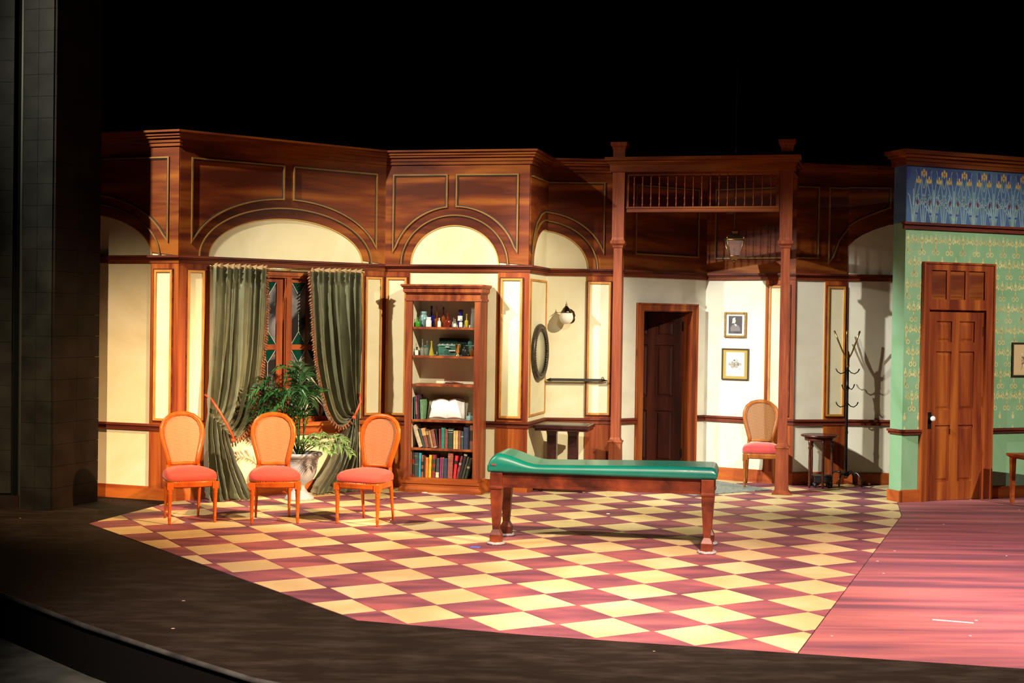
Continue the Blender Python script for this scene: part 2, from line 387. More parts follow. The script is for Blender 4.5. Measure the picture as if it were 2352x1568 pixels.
w.mould([(.62, 3.43), (.62, 3.205), (.9, 3.15), (1.1, 3.0)], False)
w.rails(bh=.13); w.cornice(z=3.53)

# green room wall on the right, with its door
w = WJ = Wall('J', 'K', 'wall_right', holes=[(.301, 1.045, 0, 2.02)], mat=green_paint)
w.strip('frieze_paper', 0, w.L, 2.92, 3.52, .003, frieze_blue)
mb = MB(); w.wbox(mb, -.04, w.L, 2.855, 2.905, .028); w.wbox(mb, -.055, w.L, 2.90, 2.925, .055); w.part('picture_rail', mb, wood_trim)
mb = MB()
for z0, z1, p in ((3.515, 3.56, .028), (3.56, 3.60, .04), (3.60, 3.63, .075), (3.63, 3.67, .105)): mb.box(-p, w.L, -p, .21 + p * .3, z0, z1)
w.part('cornice', mb, wood_h)
for a, b in ((-.045, .216), (1.153, w.L)):
    mb = MB(); mb.box(a, b, -.05, 0, .738, .762); mb.box(a + .02 * (a < 0), b, -.03, 0, .712, .738)
    if a < 0: mb.box(-.045, 0, -.05, .2, .738, .762); mb.box(-.025, 0, -.03, .2, .712, .738)
    w.part('chair_rail', mb, wood_trim)
    mb = MB(); mb.box(a if a > 0 else -.024, b, -.024, 0, 0, .12); mb.box(a if a > 0 else -.016, b, -.016, 0, .12, .132)
    if a < 0: mb.box(-.024, 0, -.024, .20, 0, .12)
    w.part('baseboard', mb, wood_base)
w.part('return_panel', MB().box(0, .02, .02, .20, 0, 3.64), green_paint)
w.part('return_frieze_paper', MB().box(-.003, 0, 0, .20, 2.92, 3.52), frieze_blue)

# wallpaper motifs and frieze flowers: printed pattern laid on the wall
def blob(mb, x, z, rx, rz, y, mi=0, n=8, rot=0):
    pts = []
    for k in range(n):
        a = 2 * PI * k / n; px, pz = rx * math.cos(a), rz * math.sin(a)
        pts.append((x + px * math.cos(rot) - pz * math.sin(rot), z + px * math.sin(rot) + pz * math.cos(rot)))
    mb.prism(pts, -y, 0, mi)
def motif(mb, x, zc, ok, x0=.003):
    yy = .0014
    if ok(x, zc + .08): mb.ribbon([(x, zc + .035), (x, zc + .16)], .013, -yy, 0)
    for sgn in (-1, 1):
        if not ok(x + sgn * .04, zc + .1): continue
        mb.ribbon([(x + sgn * (.025 + .019 * math.cos(a)), zc + .022 + .021 * math.sin(a)) for a in [k * 2 * PI / 10 for k in range(10)]], .009, -yy, 0, 0, True)
        if not ok(x + sgn * .08, zc + .1): continue
        mb.ribbon([(x, zc + .105), (x + sgn * .035, zc + .15), (x + sgn * .075, zc + .19)], .0085, -yy, 0)
        mb.ribbon([(x + sgn * .04, zc + .158), (x + sgn * .050, zc + .195), (x + sgn * .07, zc + .205)], .006, -yy, 0)
        blob(mb, x + sgn * .074, zc + .150, .014, .020, yy, rot=sgn * .4)
        blob(mb, x + sgn * .052, zc + .132, .011, .015, yy, rot=-sgn * .2)
    if ok(x, zc + .155): blob(mb, x, zc + .165, .018, .027, yy); blob(mb, x, zc + .050, .013, .020, yy); blob(mb, x, zc + .205, .007, .014, yy)
okw = lambda xa, za: .006 < xa < 2.25 and not (.24 < xa < 1.13 and za < 2.50) and .77 < za - .05 and za < 2.78
mb = MB()
for row in range(10):
    for col in range(14): motif(mb, .03 + col * .178 + (row % 2) * .089, .72 + row * .234, okw)
o = w.part('wallpaper_pattern', mb, wp_yellow); o['kind'] = 'stuff'
mb = MB(); per = .262
for c in range(9):
    cx = .085 + c * per; b = 2.925; y = .0046
    for dx, w_, mi in ((-.13, .012, 1), (0, .016, 1)):
        blob(mb, cx + dx + .065, 3.43, .022, .06, y, 1)
    for k in range(7):
        sp = (k - 3) * .036
        path = [(cx + sp * .25, b), (cx + sp * .6, b + .12 + .01 * k % 3), (cx + sp * 1.4, b + .22 + .03 * (3 - abs(k - 3))), (cx + sp * 2.0, b + .20 + .05 * (3 - abs(k - 3)))]
        if min(q[0] for q in path) > .01: mb.ribbon(path, .013, -y, 0)
    for sgn in (-1, 1):
        if cx + sgn * .13 < .01: continue
        mb.ribbon([(cx + sgn * .03, b), (cx + sgn * .075, b + .20), (cx + sgn * .13, b + .30), (cx + sgn * .13, b + .24)], .010, -y, 0)
        mb.ribbon([(cx + sgn * .125, b), (cx + sgn * .120, b + .22), (cx + sgn * .095, b + .40), (cx + sgn * .10, b + .52)], .009, -y, 0)
        mb.ribbon([(cx + sgn * .01, b + .18), (cx + sgn * .02, b + .38), (cx + sgn * .045, b + .50), (cx + sgn * .03, b + .55)], .008, -y, 0)
        mb.ribbon([(cx + sgn * .02, b), (cx + sgn * .05, b + .3), (cx + sgn * .10, b + .47), (cx + sgn * .125, b + .36)], .011, -y, 0)
        mb.ribbon([(cx + sgn * .11, b), (cx + sgn * .09, b + .18), (cx + sgn * .05, b + .30), (cx + sgn * .03, b + .26)], .011, -y, 0)
        blob(mb, cx + sgn * .05, 3.14, .013, .028, y + .0004, 3, rot=sgn * .35)
        blob(mb, cx + sgn * .042, 3.02, .020, .012, y + .0002, 1)
        fx = cx + sgn * .065
        for q in ((0, .036, .010, .024), (-.020, .005, .010, .024), (.020, .005, .010, .024), (0, -.004, .009, .02)): blob(mb, fx + q[0], 3.355 + q[1], q[2], q[3], y + .0006, 2)
    for q in ((0, .038, .013, .022), (-.026, .010, .013, .030), (.026, .010, .013, .030), (0, -.010, .009, .022)): blob(mb, cx + per / 2 + q[0], 3.43 + q[1], q[2], q[3], y + .0006, 2)
o = WJ.part('frieze_pattern', mb, [fz_leaf, fz_royal, fz_yel, fz_bud]); o['kind'] = 'stuff'

# ------------------------------------------------------------------ doors
def door_leaf(name, W_, H_, M, m1, m2, th=.04):
    """six-panel door; local x across, y depth, z up"""
    st, mid = .11, .10
    cols = ((st, W_ / 2 - mid / 2), (W_ / 2 + mid / 2, W_ - st))
    rows = ((.20, .80), (.96, 1.58), (1.68, H_ - .10))
    mb = MB(); mb.box(0, st, 0, th, .006, H_); mb.box(W_ - st, W_, 0, th, .006, H_)
    mb.box(W_ / 2 - mid / 2, W_ / 2 + mid / 2, 0, th, .15, H_ - .05)
    z = .006
    for a, b in rows: mb.box(st, W_ - st, .001, th - .001, z, a); z = b
    mb.box(st, W_ - st, .001, th - .001, z, H_)
    root = mb.build(name, m1); root.matrix_world = M; root['kind'] = 'structure'
    for a, b in rows:
        for c, d in cols:
            p = MB(); p.box(c, d, .018, th - .015, a, b)
            ii = .02; p.hexa([(c + ii, .018, a + ii), (d - ii, .018, a + ii), (d - ii, .018, b - ii), (c + ii, .018, b - ii)],
                             [(c + ii + .02, .008, a + ii + .02), (d - ii - .02, .008, a + ii + .02), (d - ii - .02, .008, b - ii - .02), (c + ii + .02, .008, b - ii - .02)])
            p.build('door_panel', m2, root)
    return root
def casing(W, x0, x1, z1, cw, name='door_frame', p=.045, extra=None):
    mb = MB(); mb.box(x0 - cw, x0, -p, 0, 0, z1 + cw); mb.box(x1, x1 + cw, -p, 0, 0, z1 + cw); mb.box(x0, x1, -p, 0, z1, z1 + cw)
    mb.box(x0 - cw, x0 - cw + .018, -p - .014, -p, 0, z1 + cw); mb.box(x1 + cw - .018, x1 + cw, -p - .014, -p, 0, z1 + cw); mb.box(x0 - cw, x1 + cw, -p - .014, -p, z1 + cw - .018, z1 + cw)
    mb.box(x0, x0 + .012, 0, .14, 0, z1); mb.box(x1 - .012, x1, 0, .14, 0, z1); mb.box(x0 + .012, x1 - .012, 0, .14, z1 - .012, z1)
    return W.part(name, mb, wood_v)
casing(WE, .293, 1.063, 1.98, .085)
dm = WE.M @ Matrix.Translation((1.048, .10, 0)) @ Matrix.Rotation(-R(59), 4, 'Z') @ Matrix.Translation((-.745, 0, 0))
wood_shade = grain('shaded_door_wood', [(0.030, 0.006, 0.004), (0.055, 0.011, 0.006), (0.10, 0.022, 0.009)], (9, 9, 0.5))  # door wood darkened in colour to stand in for the weakly lit doorway
d1 = door_leaf('door_1', .745, 1.96, dm, wood_shade, wood_shade)
for z in (.25, 1.75): MB().box(.735, .757, -.01, .004, z, z + .11).build('hinge', plain('iron_hinge%d' % int(z), (.03, .03, .03), .4, 1.0), d1)
MB().lathe([(.012, 0), (.012, .03), (.026, .04), (.028, .055), (.015, .066), (1e-4, .068)], 14, M=Matrix.Translation((.06, 0, .88)) @ Matrix.Rotation(R(90), 4, 'X')).build('door_knob', brass, d1)
# dark corridor behind the hall door
mb = MB(); mb.box(.16, 1.25, 1.2, 1.22, 0, 2.3); mb.box(.14, .16, .05, 1.22, 0, 2.3); mb.box(1.25, 1.27, .05, 1.22, 0, 2.3); mb.box(.16, 1.25, .03, 1.22, 2.3, 2.32)
o = mb.build('wall_corridor', black); o.matrix_world = WE.M; o['kind'] = 'structure'
# right door with panelled transom
mb = MB(); x0, x1 = .216, 1.153
for a, b in ((x0, .301), (1.045, x1)): mb.box(a, b, -.030, 0, 0, 2.52)
mb.box(.301, 1.045, -.030, 0, 2.435, 2.52); mb.box(.301, 1.045, -.030, 0, 2.02, 2.13)
mb.box(.301, .325, -.028, 0, 2.13, 2.435); mb.box(1.02, 1.045, -.028, 0, 2.13, 2.435)
for x in (.543, .785): mb.box(x - .022, x + .022, -.027, 0, 2.13, 2.435)
mb.box(.216, .236, -.044, -.030, 0, 2.52); mb.box(1.133, 1.153, -.044, -.030, 0, 2.52); mb.box(.236, 1.133, -.044, -.030, 2.50, 2.52); mb.box(.301, 1.045, -.038, -.030, 2.02, 2.035)
mb.box(.301, .313, 0, .12, 0, 2.02); mb.box(1.033, 1.045, 0, .12, 0, 2.02); mb.box(.313, 1.033, 0, .12, 2.008, 2.02)
WJ.part('door_frame', mb, wood_v)
for a, b in ((.325, .521), (.565, .763), (.807, 1.02)):
    WJ.part('transom_panel', MB().box(a, b, -.008, 0, 2.13, 2.435).hexa([(a + .02, -.008, 2.15), (b - .02, -.008, 2.15), (b - .02, -.008, 2.415), (a + .02, -.008, 2.415)], [(a + .035, -.015, 2.165), (b - .035, -.015, 2.165), (b - .035, -.015, 2.40), (a + .035, -.015, 2.40)]), wood_h)
d2 = door_leaf('door_2', .72, 2.0, WJ.M @ Matrix.Translation((.313, .004, 0)), wood_v, wood_v)
MB().box(.016, .060, -.005, 0, .765, .94).build('lock_plate', blackmetal, d2)
MB().lathe([(.010, 0), (.010, .03), (.026, .038), (.029, .055), (.018, .068), (1e-4, .070)], 14, M=Matrix.Translation((.045, 0, .875)) @ Matrix.Rotation(R(90), 4, 'X')).build('door_knob', plain('white_porcelain', (.85, .85, .85), .12), d2)
for z in (.28, 1.0, 1.75): MB().box(.712, .724, -.006, .002, z, z + .10).build('hinge', brass, d2)
mb = MB(); mb.box(.15, 1.4, .22, .24, 0, 2.2); o = mb.build('wall_behind_door', black); o.matrix_world = WJ.M; o['kind'] = 'structure'

# ------------------------------------------------------------------ window
pane_m, t, b = nt('smoked_window_glass')
tc = t.nodes.new('ShaderNodeTexCoord'); n = t.nodes.new('ShaderNodeTexNoise'); r = t.nodes.new('ShaderNodeValToRGB'); mp = t.nodes.new('ShaderNodeMapping')
mp.inputs['Scale'].default_value = (3.0, 1, 1.8); t.links.new(tc.outputs['Object'], mp.inputs[0]); t.links.new(mp.outputs[0], n.inputs['Vector'])
n.inputs['Scale'].default_value = 1.0; n.inputs['Detail'].default_value = 3; n.inputs['Distortion'].default_value = 1.0
r.color_ramp.elements[0].position = .46; r.color_ramp.elements[0].color = (.012, .013, .018, 1); r.color_ramp.elements[1].position = .66; r.color_ramp.elements[1].color = (.34, .34, .40, 1)
t.links.new(n.outputs['Fac'], r.inputs[0]); t.links.new(r.outputs[0], b.inputs['Base Color']); b.inputs['Roughness'].default_value = .25
green_gl = plain('bottle_green_glass', (.003, .045, .032), .12)
lead = plain('lead_came', (.42, .42, .42), .45, .6)
a0, a1, b0, b1 = WIN
mb = MB()
mb.box(a0, a0 + .06, -.03, .10, b0 + .05, b1); mb.box(a1 - .06, a1, -.03, .10, b0 + .05, b1); mb.box(a0 + .06, a1 - .06, -.03, .10, b1 - .055, b1)
mb.box(a0 + .03, a0 + .045, -.042, -.03, b0 + .05, b1 - .02); mb.box(a1 - .045, a1 - .03, -.042, -.03, b0 + .05, b1 - .02); mb.box(a0 + .03, a1 - .03, -.042, -.03, b1 - .035, b1 - .02)
win = mb.build('window_1', wood_v); win.matrix_world = WL.M; win['kind'] = 'structure'
mb = MB(); mb.box(a0 - .03, a1 + .03, -.075, .10, b0 + .005, b0 + .045); mb.box(a0 - .01, a1 + .01, -.03, 0, b0 - .085, b0 + .005); mb.box(a0, a1, -.045, -.03, b0 - .015, b0 + .005)
mb.build('window_sill', wood_base, win)
mb = MB(); mb.box(1.150, 1.232, -.022, .10, b0 + .045, b1 - .055); mb.box(1.165, 1.217, -.034, -.022, b0 + .045, b1 - .055); mb.build('mullion', wood_v, win)
ZB, ZM0, ZM1, ZT = .80, 1.50, 1.555, 2.20
for sx0, sx1, side in ((.43, 1.150, 0), (1.232, 2.0, 1)):
    stl = .075; g0 = sx0 + (stl if side == 0 else .02); g1 = sx1 - (stl if side == 0 else .045)
    mb = MB(); mb.box(sx0, g0, .01, .05, b0 + .045, b1 - .055); mb.box(g1, sx1, .01, .05, b0 + .045, b1 - .055)
    mb.box(g0, g1, .01, .05, b0 + .045, ZB); mb.box(g0, g1, .01, .05, ZT, b1 - .055); mb.box(g0, g1, .012, .048, ZM0, ZM1)
    ncol = 4 if side else 3; cw = (g1 - g0) / ncol
    for k in range(1, ncol): mb.box(g0 + k * cw - .009, g0 + k * cw + .009, .014, .046, ZB, ZT)
    sash = mb.build('sash', wood_v, win)
    for k in range(ncol):
        xa, xb = g0 + k * cw, g0 + (k + 1) * cw
        xa += .009 if k else 0; xb -= .009 if k < ncol - 1 else 0; xm = (xa + xb) / 2
        for za, zb in ((ZB, ZM0), (ZM1, ZT)):
            MB().box(xa, xb, .026, .032, za, zb).build('pane', pane_m, sash)
            hgt = .135
            g = MB(); g.prism([(xa + .002, zb), (xb - .002, zb), (xm, zb - hgt)], .022, .027); g.prism([(xa + .002, za), (xm, za + hgt), (xb - .002, za)], .022, .027)
            g.build('green_pane', green_gl, sash)
            lm = MB()
            for p in ([(xa, zb), (xm, zb - hgt), (xb, zb)], [(xa, za), (xm, za + hgt), (xb, za)], [(xm, za + hgt), (xm, zb - hgt)]): lm.ribbon(p, .006, .018, .028)
            lm.build('lead_came', lead, sash)
mb = MB(); mb.box(-.05, 2.45, .5, .52, 0, 2.6); o = mb.build('backdrop_behind_window', black); o.matrix_world = WL.M; o['kind'] = 'structure'

# ------------------------------------------------------------------ floor
floor_black = plain('black_stage_floor', (.022, .017, .014), .55, noise_amt=.45, scale=2.2, spec=.25, bump=.05)
m, t, b = nt('scuffed_black_floor')
tc = t.nodes.new('ShaderNodeTexCoord'); mp = t.nodes.new('ShaderNodeMapping'); mp.inputs['Scale'].default_value = (2.2, 6.0, 1)
n = t.nodes.new('ShaderNodeTexNoise'); n.inputs['Scale'].default_value = 1.2; n.inputs['Detail'].default_value = 6; n.inputs['Roughness'].default_value = .65
r = t.nodes.new('ShaderNodeValToRGB'); r.color_ramp.elements[0].position = .45; r.color_ramp.elements[0].color = (.012, .009, .007, 1)
r.color_ramp.elements[1].position = .78; r.color_ramp.elements[1].color = (.036, .030, .026, 1)
vo = t.nodes.new('ShaderNodeTexVoronoi'); vo.inputs['Scale'].default_value = 2.6; vr = t.nodes.new('ShaderNodeValToRGB')
vr.color_ramp.elements[0].position = .02; vr.color_ramp.elements[0].color = (1, 1, 1, 1); vr.color_ramp.elements[1].position = .035; vr.color_ramp.elements[1].color = (0, 0, 0, 1)
mxr = t.nodes.new('ShaderNodeMixRGB'); mxr.inputs[2].default_value = (.45, .42, .38, 1)
t.links.new(tc.outputs['Object'], mp.inputs[0]); t.links.new(mp.outputs[0], n.inputs['Vector']); t.links.new(n.outputs['Fac'], r.inputs[0])
t.links.new(tc.outputs['Object'], vo.inputs['Vector']); t.links.new(vo.outputs['Distance'], vr.inputs[0]); t.links.new(vr.outputs[0], mxr.inputs[0]); t.links.new(r.outputs[0], mxr.inputs[1])
t.links.new(mxr.outputs[0], b.inputs['Base Color']); b.inputs['Roughness'].default_value = .7; b.inputs['Specular IOR Level'].default_value = .08
floor_black = m

def floor_paint(name, cols, sc, speck=True, rough=.42, base_scale=1.0):
    m, t, b = nt(name)
    tc = t.nodes.new('ShaderNodeTexCoord'); mp = t.nodes.new('ShaderNodeMapping'); mp.inputs['Scale'].default_value = sc; mp.inputs['Rotation'].default_value = (0, 0, R(8))
    n = t.nodes.new('ShaderNodeTexNoise'); n.inputs['Scale'].default_value = base_scale; n.inputs['Detail'].default_value = 5; n.inputs['Distortion'].default_value = .5
    r = t.nodes.new('ShaderNodeValToRGB'); e = r.color_ramp.elements
    e[0].position = .36; e[0].color = (*cols[0], 1); e[1].position = .66; e[1].color = (*cols[2], 1); k = e.new(.5); k.color = (*cols[1], 1)
    t.links.new(tc.outputs['Object'], mp.inputs[0]); t.links.new(mp.outputs[0], n.inputs['Vector']); t.links.new(n.outputs['Fac'], r.inputs[0])
    src = r.outputs[0]
    if speck:
        vo = t.nodes.new('ShaderNodeTexVoronoi'); vo.inputs['Scale'].default_value = 4.0; vr = t.nodes.new('ShaderNodeValToRGB')
        vr.color_ramp.elements[0].position = .03; vr.color_ramp.elements[0].color = (1, 1, 1, 1); vr.color_ramp.elements[1].position = .05; vr.color_ramp.elements[1].color = (0, 0, 0, 1)
        mx = t.nodes.new('ShaderNodeMixRGB'); mx.inputs[2].default_value = (.85, .75, .78, 1)
        t.links.new(tc.outputs['Object'], vo.inputs['Vector']); t.links.new(vo.outputs['Distance'], vr.inputs[0]); t.links.new(vr.outputs[0], mx.inputs[0]); t.links.new(src, mx.inputs[1]); src = mx.outputs[0]
    t.links.new(src, b.inputs['Base Color']); b.inputs['Roughness'].default_value = .6; b.inputs['Specular IOR Level'].default_value = .12
    return m
MAR = [(.135, .050, .072), (.21, .074, .098), (.34, .108, .115)]
maroon = floor_paint('maroon_tile_paint', MAR, (1.2, 4, 1), False)
cream_tile = floor_paint('buff_tile_paint', [(.48, .37, .18), (.55, .44, .23), (.61, .51, .29)], (1.5, 1.5, 1), False)
boards = floor_paint('rosewood_board_paint', [(.14, .058, .085), (.25, .088, .105), (.38, .135, .135)], (.45, 5.0, 1), True)

EDGE = [(-9.0, 14.2), (-6.4, 11.9), (-4.6, 10.15), (-3.33, 8.844), (-2.476, 7.943), (-1.803, 7.301), (-1.282, 6.82), (-.5, 6.35), (.6, 5.95), (2.0, 5.75), (4.0, 5.8), (7.5, 6.3)]
mb = MB(); mb.slab(EDGE + [(9.0, 6.6), (9.0, 19.0), (-9.0, 19.0)], -.012, 0.0)
fl = mb.build('floor', floor_black); fl['kind'] = 'structure'
mb = MB()
for i in range(len(EDGE) - 1):     # riser under the stage edge
    (xa, ya), (xb, yb) = EDGE[i], EDGE[i + 1]
    mb.add([(xa, ya + .01, -.012), (xb, yb + .01, -.012), (xb, yb + .01, -.30), (xa, ya + .01, -.30)], [(0, 1, 2, 3)])
mb.build('stage_riser', plain('black_riser', (.005, .005, .005), .8, spec=.05), fl)
mb = MB(); mb.tube([(x, y, -.012) for x, y in EDGE], .016, 8); mb.build('nosing', plain('worn_grey_nosing', (.035, .038, .038), .6, noise_amt=.6, scale=6), fl)
mb = MB(); mb.slab([(-12, 2.2), (12, 2.2), (12, 16), (-12, 16)], -.33, -.30)
g = mb.build('ground', plain('grey_house_floor', (.055, .068, .062), .8, noise_amt=.5, scale=5, bump=.2)); g['kind'] = 'structure'

TS, TH, TX, TY = .4064, .52345, .29984, 8.1354
CK = [(-3.68, 11.83), (-.914, 8.177), (.124, 7.855), (1.615, 7.509), (3.794, 13.084), (4.05, 14.12), (4.60, 15.66), (3.2, 16.3), (-1.0, 16.3), (-3.0, 14.7)]
CKP = [(-3.68, 11.83), (-.914, 8.177), (.124, 7.855), (1.615, 7.509), (3.794, 13.084), (4.05, 14.12), (4.45, 15.8), (2.3, 16.3), (-1.4, 15.0), (-3.31, 13.37)]
def clip(poly, a, b):       # keep what lies to the left of a->b
    out = []; d = (b[0] - a[0], b[1] - a[1])
    side = lambda p: d[0] * (p[1] - a[1]) - d[1] * (p[0] - a[0])
    for i in range(len(poly)):
        p, q = poly[i - 1], poly[i]; sp, sq = side(p), side(q)
        if (sp >= 0) != (sq >= 0):
            k = sp / (sp - sq); out.append((p[0] + (q[0] - p[0]) * k, p[1] + (q[1] - p[1]) * k))
        if sq >= 0: out.append(q)
    return out
def area(p): return abs(sum(p[i - 1][0] * p[i][1] - p[i][0] * p[i - 1][1] for i in range(len(p)))) / 2
base = MB().slab(CKP, .0, .0025).build('painted_border', maroon, fl)
def wall_front(x):       # y of the set wall line at x
    ks = ORDER
    for i in range(len(ks) - 1):
        (xa, ya), (xb, yb) = PT[ks[i]], PT[ks[i + 1]]
        if xa <= x <= xb: return ya + (yb - ya) * (x - xa) / (xb - xa)
    return 14.1 if x < 0 else 15.65
nt_ = 0
for i in range(-26, 6):
    for j in range(-8, 24):
        ins = .010 if (i + j) % 2 == 0 else .003
        k0, k1 = ins / TS, 1 - ins / TS
        q = [(i + k0, j + k0), (i + k1, j + k0), (i + k1, j + k1), (i + k0, j + k1)]
        # which cells are buff: cell whose left corner is node (0,0) is buff
        poly = [(TX + jj * TS * math.cos(TH) + ii * TS * math.sin(TH), TY + jj * TS * math.sin(TH) - ii * TS * math.cos(TH)) for ii, jj in q]
        poly = poly if area(poly) and sum(poly[k - 1][0] * poly[k][1] - poly[k][0] * poly[k - 1][1] for k in range(4)) > 0 else poly[::-1]
        for k in range(len(CKP)):
            poly = clip(poly, CKP[k], CKP[(k + 1) % len(CKP)])
            if len(poly) < 3: break
        if len(poly) < 3 or area(poly) < .004: continue
        cx = sum(p[0] for p in poly) / len(poly); cy = min(p[1] for p in poly)
        if cy > wall_front(cx) + .02: continue
        buff = (i + j) % 2 == 0
        mbt = MB().slab(poly, .0025, .0045); mbt.build('tile', cream_tile if buff else maroon, fl); nt_ += 1
print('tiles', nt_)
MB().slab([(1.621, 7.507), (2.776, 7.245), (4.2, 7.0), (7.5, 6.7), (7.5, 15.3), (4.09, 14.14), (4.054, 14.12), (3.800, 13.083)], .0, .004).build('painted_boards', boards, fl)
mb = MB(); mb.slab([(1.985, 14.38), (2.90, 14.965), (2.33, 15.88), (1.42, 15.29)], .005, .014)
tag(mb.build('door_mat', plain('grey_carpet', (.20, .23, .21), .95, noise_amt=.45, scale=45, bump=.6)), 'flat grey woven mat lying before the half-open hall door', 'mat')

# scraps on the floor
def scrap(name, pts, mat, label, cat, z=.005, h=.002): return tag(MB().slab(pts, z, z + h).build(name, mat), label, cat)
white_t = plain('white_tape', (.85, .80, .76), .6); blue_t = plain('blue_spike_tape', (.08, .14, .62), .5)
scrap('tape_strip', [(2.644, 8.405), (2.873, 8.325), (2.878, 8.340), (2.649, 8.421)], white_t, 'thin white strip of tape on the pinkish painted boards', 'tape')
scrap('tape_strip', [(-.325, 10.86), (-.235, 10.83), (-.225, 10.90), (-.30, 10.92)], blue_t, 'small blue tape mark beside the front leg of the padded table', 'tape')
scrap('tape_strip', [(-2.88, 11.93), (-2.79, 11.945), (-2.785, 11.97), (-2.87, 11.955)], blue_t, 'short blue tape mark beneath the chair nearest the dark pillar', 'tape')
scrap('paper_scrap', [(-.93, 14.28), (-.90, 14.25), (-.87, 14.27), (-.89, 14.295)], white_t, 'crumpled white paper scrap at the foot of the bookcase', 'paper', h=.008)
scrap('paper_scrap', [(.925, 12.90), (.955, 12.89), (.96, 12.915), (.935, 12.925)], white_t, 'tiny white scrap on a maroon tile behind the padded table', 'paper', h=.004)
MB2 = MB(); MB2.ball((-1.075, 12.20, .019), .014, 10); MB2.tube([(-1.10, 12.17, .008), (-1.05, 12.23, .008)], .006, 6)
tag(MB2.build('brass_glide', brass), 'small brass fitting lying by the chair next to the bookcase', 'fitting')

# ------------------------------------------------------------------ proscenium pillar of black blocks
blk = plain('black_painted_block', (.009, .0098, .0085), .55, noise_amt=.5, scale=4, spec=.12, bump=.12)
blk2 = plain('black_painted_block_brownish', (.008, .0055, .0045), .65, noise_amt=.5, scale=4, spec=.08, bump=.12)
P0, P1, P2 = Vector((-4.603, 12.695)), Vector((-4.289, 12.612)), Vector((-4.075, 13.30))
core = MB().slab([(-4.60, 12.72), (-4.297, 12.64), (-4.095, 13.29), (-4.3, 13.9), (-4.8, 13.9)], 0, 6.2)
pil = core.build('pillar', plain('mortar_black', (.030, .032, .028), .7)); pil['kind'] = 'structure'
def blocks(A, B, ncol, outn, mat, z0=.0, zt=6.0, h=.2032, stag=False):
    d = (B - A); Ln = d.length; d = d / Ln; nn = Vector((d.y, -d.x)) * outn
    z = z0; r_ = 0
    while z < zt:
        xs = [0] + [Ln * (k + (.0 if not stag or r_ % 2 == 0 else .0)) / ncol for k in range(1, ncol)] + [Ln]
        for k in range(len(xs) - 1):
            a = A + d * (xs[k] + .0015); b_ = A + d * (xs[k + 1] - .0015); t_ = .022 + rnd.uniform(-.001, .001)
            lo = [(a.x + nn.x * t_, a.y + nn.y * t_, z + .0015), (b_.x + nn.x * t_, b_.y + nn.y * t_, z + .0015), (b_.x, b_.y, z + .0015), (a.x, a.y, z + .0015)]
            MB().hexa(lo, [(p[0], p[1], z + h - .0015) for p in lo]).build('block', mat, pil)
        z += h; r_ += 1
blocks(P0 + Vector((.0, .02)), P1 + Vector((0, .02)), 2, 1, blk)
blocks(P1 + Vector((.0, .01)), P2, 2, 1, blk2)
mb = MB(); mb.box(-4.70, -4.605, 12.76, 13.4, 0, 6.2); mb.build('groove_backing', black, pil)
mb = MB(); mb.tube([(-4.612, 12.70, 0), (-4.612, 12.70, 6.2)], .016, 8); mb.build('corner_bead', plain('grey_green_edge', (.018, .024, .018), .6), pil)
Q0, Q1 = Vector((-5.6, 12.82)), Vector((-4.70, 12.74))
MB().slab([(-5.6, 12.85), (-4.70, 12.76), (-4.70, 13.6), (-5.6, 13.6)], 0, 6.2).build('wing_core', blk, pil)
blocks(Q0, Q1, 2, 1, blk, z0=.14)
MB().slab([(-5.6, 12.70), (-4.605, 12.66), (-4.605, 12.76), (-5.6, 12.80)], 0, .125).build('plinth', blk2, pil)
# black masking drapes around and over the set
mb = MB()
N = 240; vs = []; fs = []
for i in range(N + 1):
    x = -12 + 24 * i / N; y = 18.6 + .10 * math.sin(i * 1.3)
    vs += [(x, y, 0), (x, y, 9)]
for i in range(N): fs.append((2 * i, 2 * i + 2, 2 * i + 3, 2 * i + 1))
mb.add(vs, fs, 0, True); o = mb.build('backdrop', black); o['kind'] = 'structure'

# ------------------------------------------------------------------ post and spindle screen
PL, PR = (1.17, 15.07), (2.945, 14.65)
sang = math.atan2(PR[1] - PL[1], PR[0] - PL[0]); SL = math.hypot(PR[0] - PL[0], PR[1] - PL[1])
scr = empty('spindle_screen', TR(PL[0], PL[1], 0, sang), 'mahogany doorway screen of two tall posts with spindle grille between them', 'screen')
for x in (0, SL):
    p = MB(); p.sqlathe([(.10, 0), (.10, .02), (.085, .035), (.072, .05), (.066, .47), (.070, .50), (.078, .505), (.078, .52), (.060, .53), (.056, .55), (.050, .56), (.047, 2.66), (.056, 2.67), (.060, 2.69), (.082, 2.71), (.084, 2.735), (.070, 2.75), (.066, 2.78), (.068, 3.50)], c=(x, 0))
    p.sqlathe([(.066, 3.64), (.066, 3.745), (.072, 3.755), (.074, 3.775), (.090, 3.79), (.092, 3.83)], c=(x, 0)); p.build('post', wood_post, scr)
mb = MB()
for z0, z1, p in ((3.50, 3.585, .078), (3.585, 3.60, .09), (3.60, 3.625, .105), (3.625, 3.66, .13)): mb.box(-.02 - p, SL + .02 + p, -p, p, z0, z1)
mb.build('beam', wood_h, scr)
mb = MB(); f0, f1 = .075, SL - .075
mb.box(f0, f1, -.035, .035, 3.06, 3.11); mb.box(f0, f1, -.045, .045, 3.10, 3.118); mb.box(f0, f0 + .035, -.035, .035, 3.118, 3.50); mb.box(f1 - .035, f1, -.035, .035, 3.118, 3.50); mb.box(f0 + .035, f1 - .035, -.035, .035, 3.465, 3.50)
mb.build('grille_frame', wood_h, scr)
sp = None; ns = 17
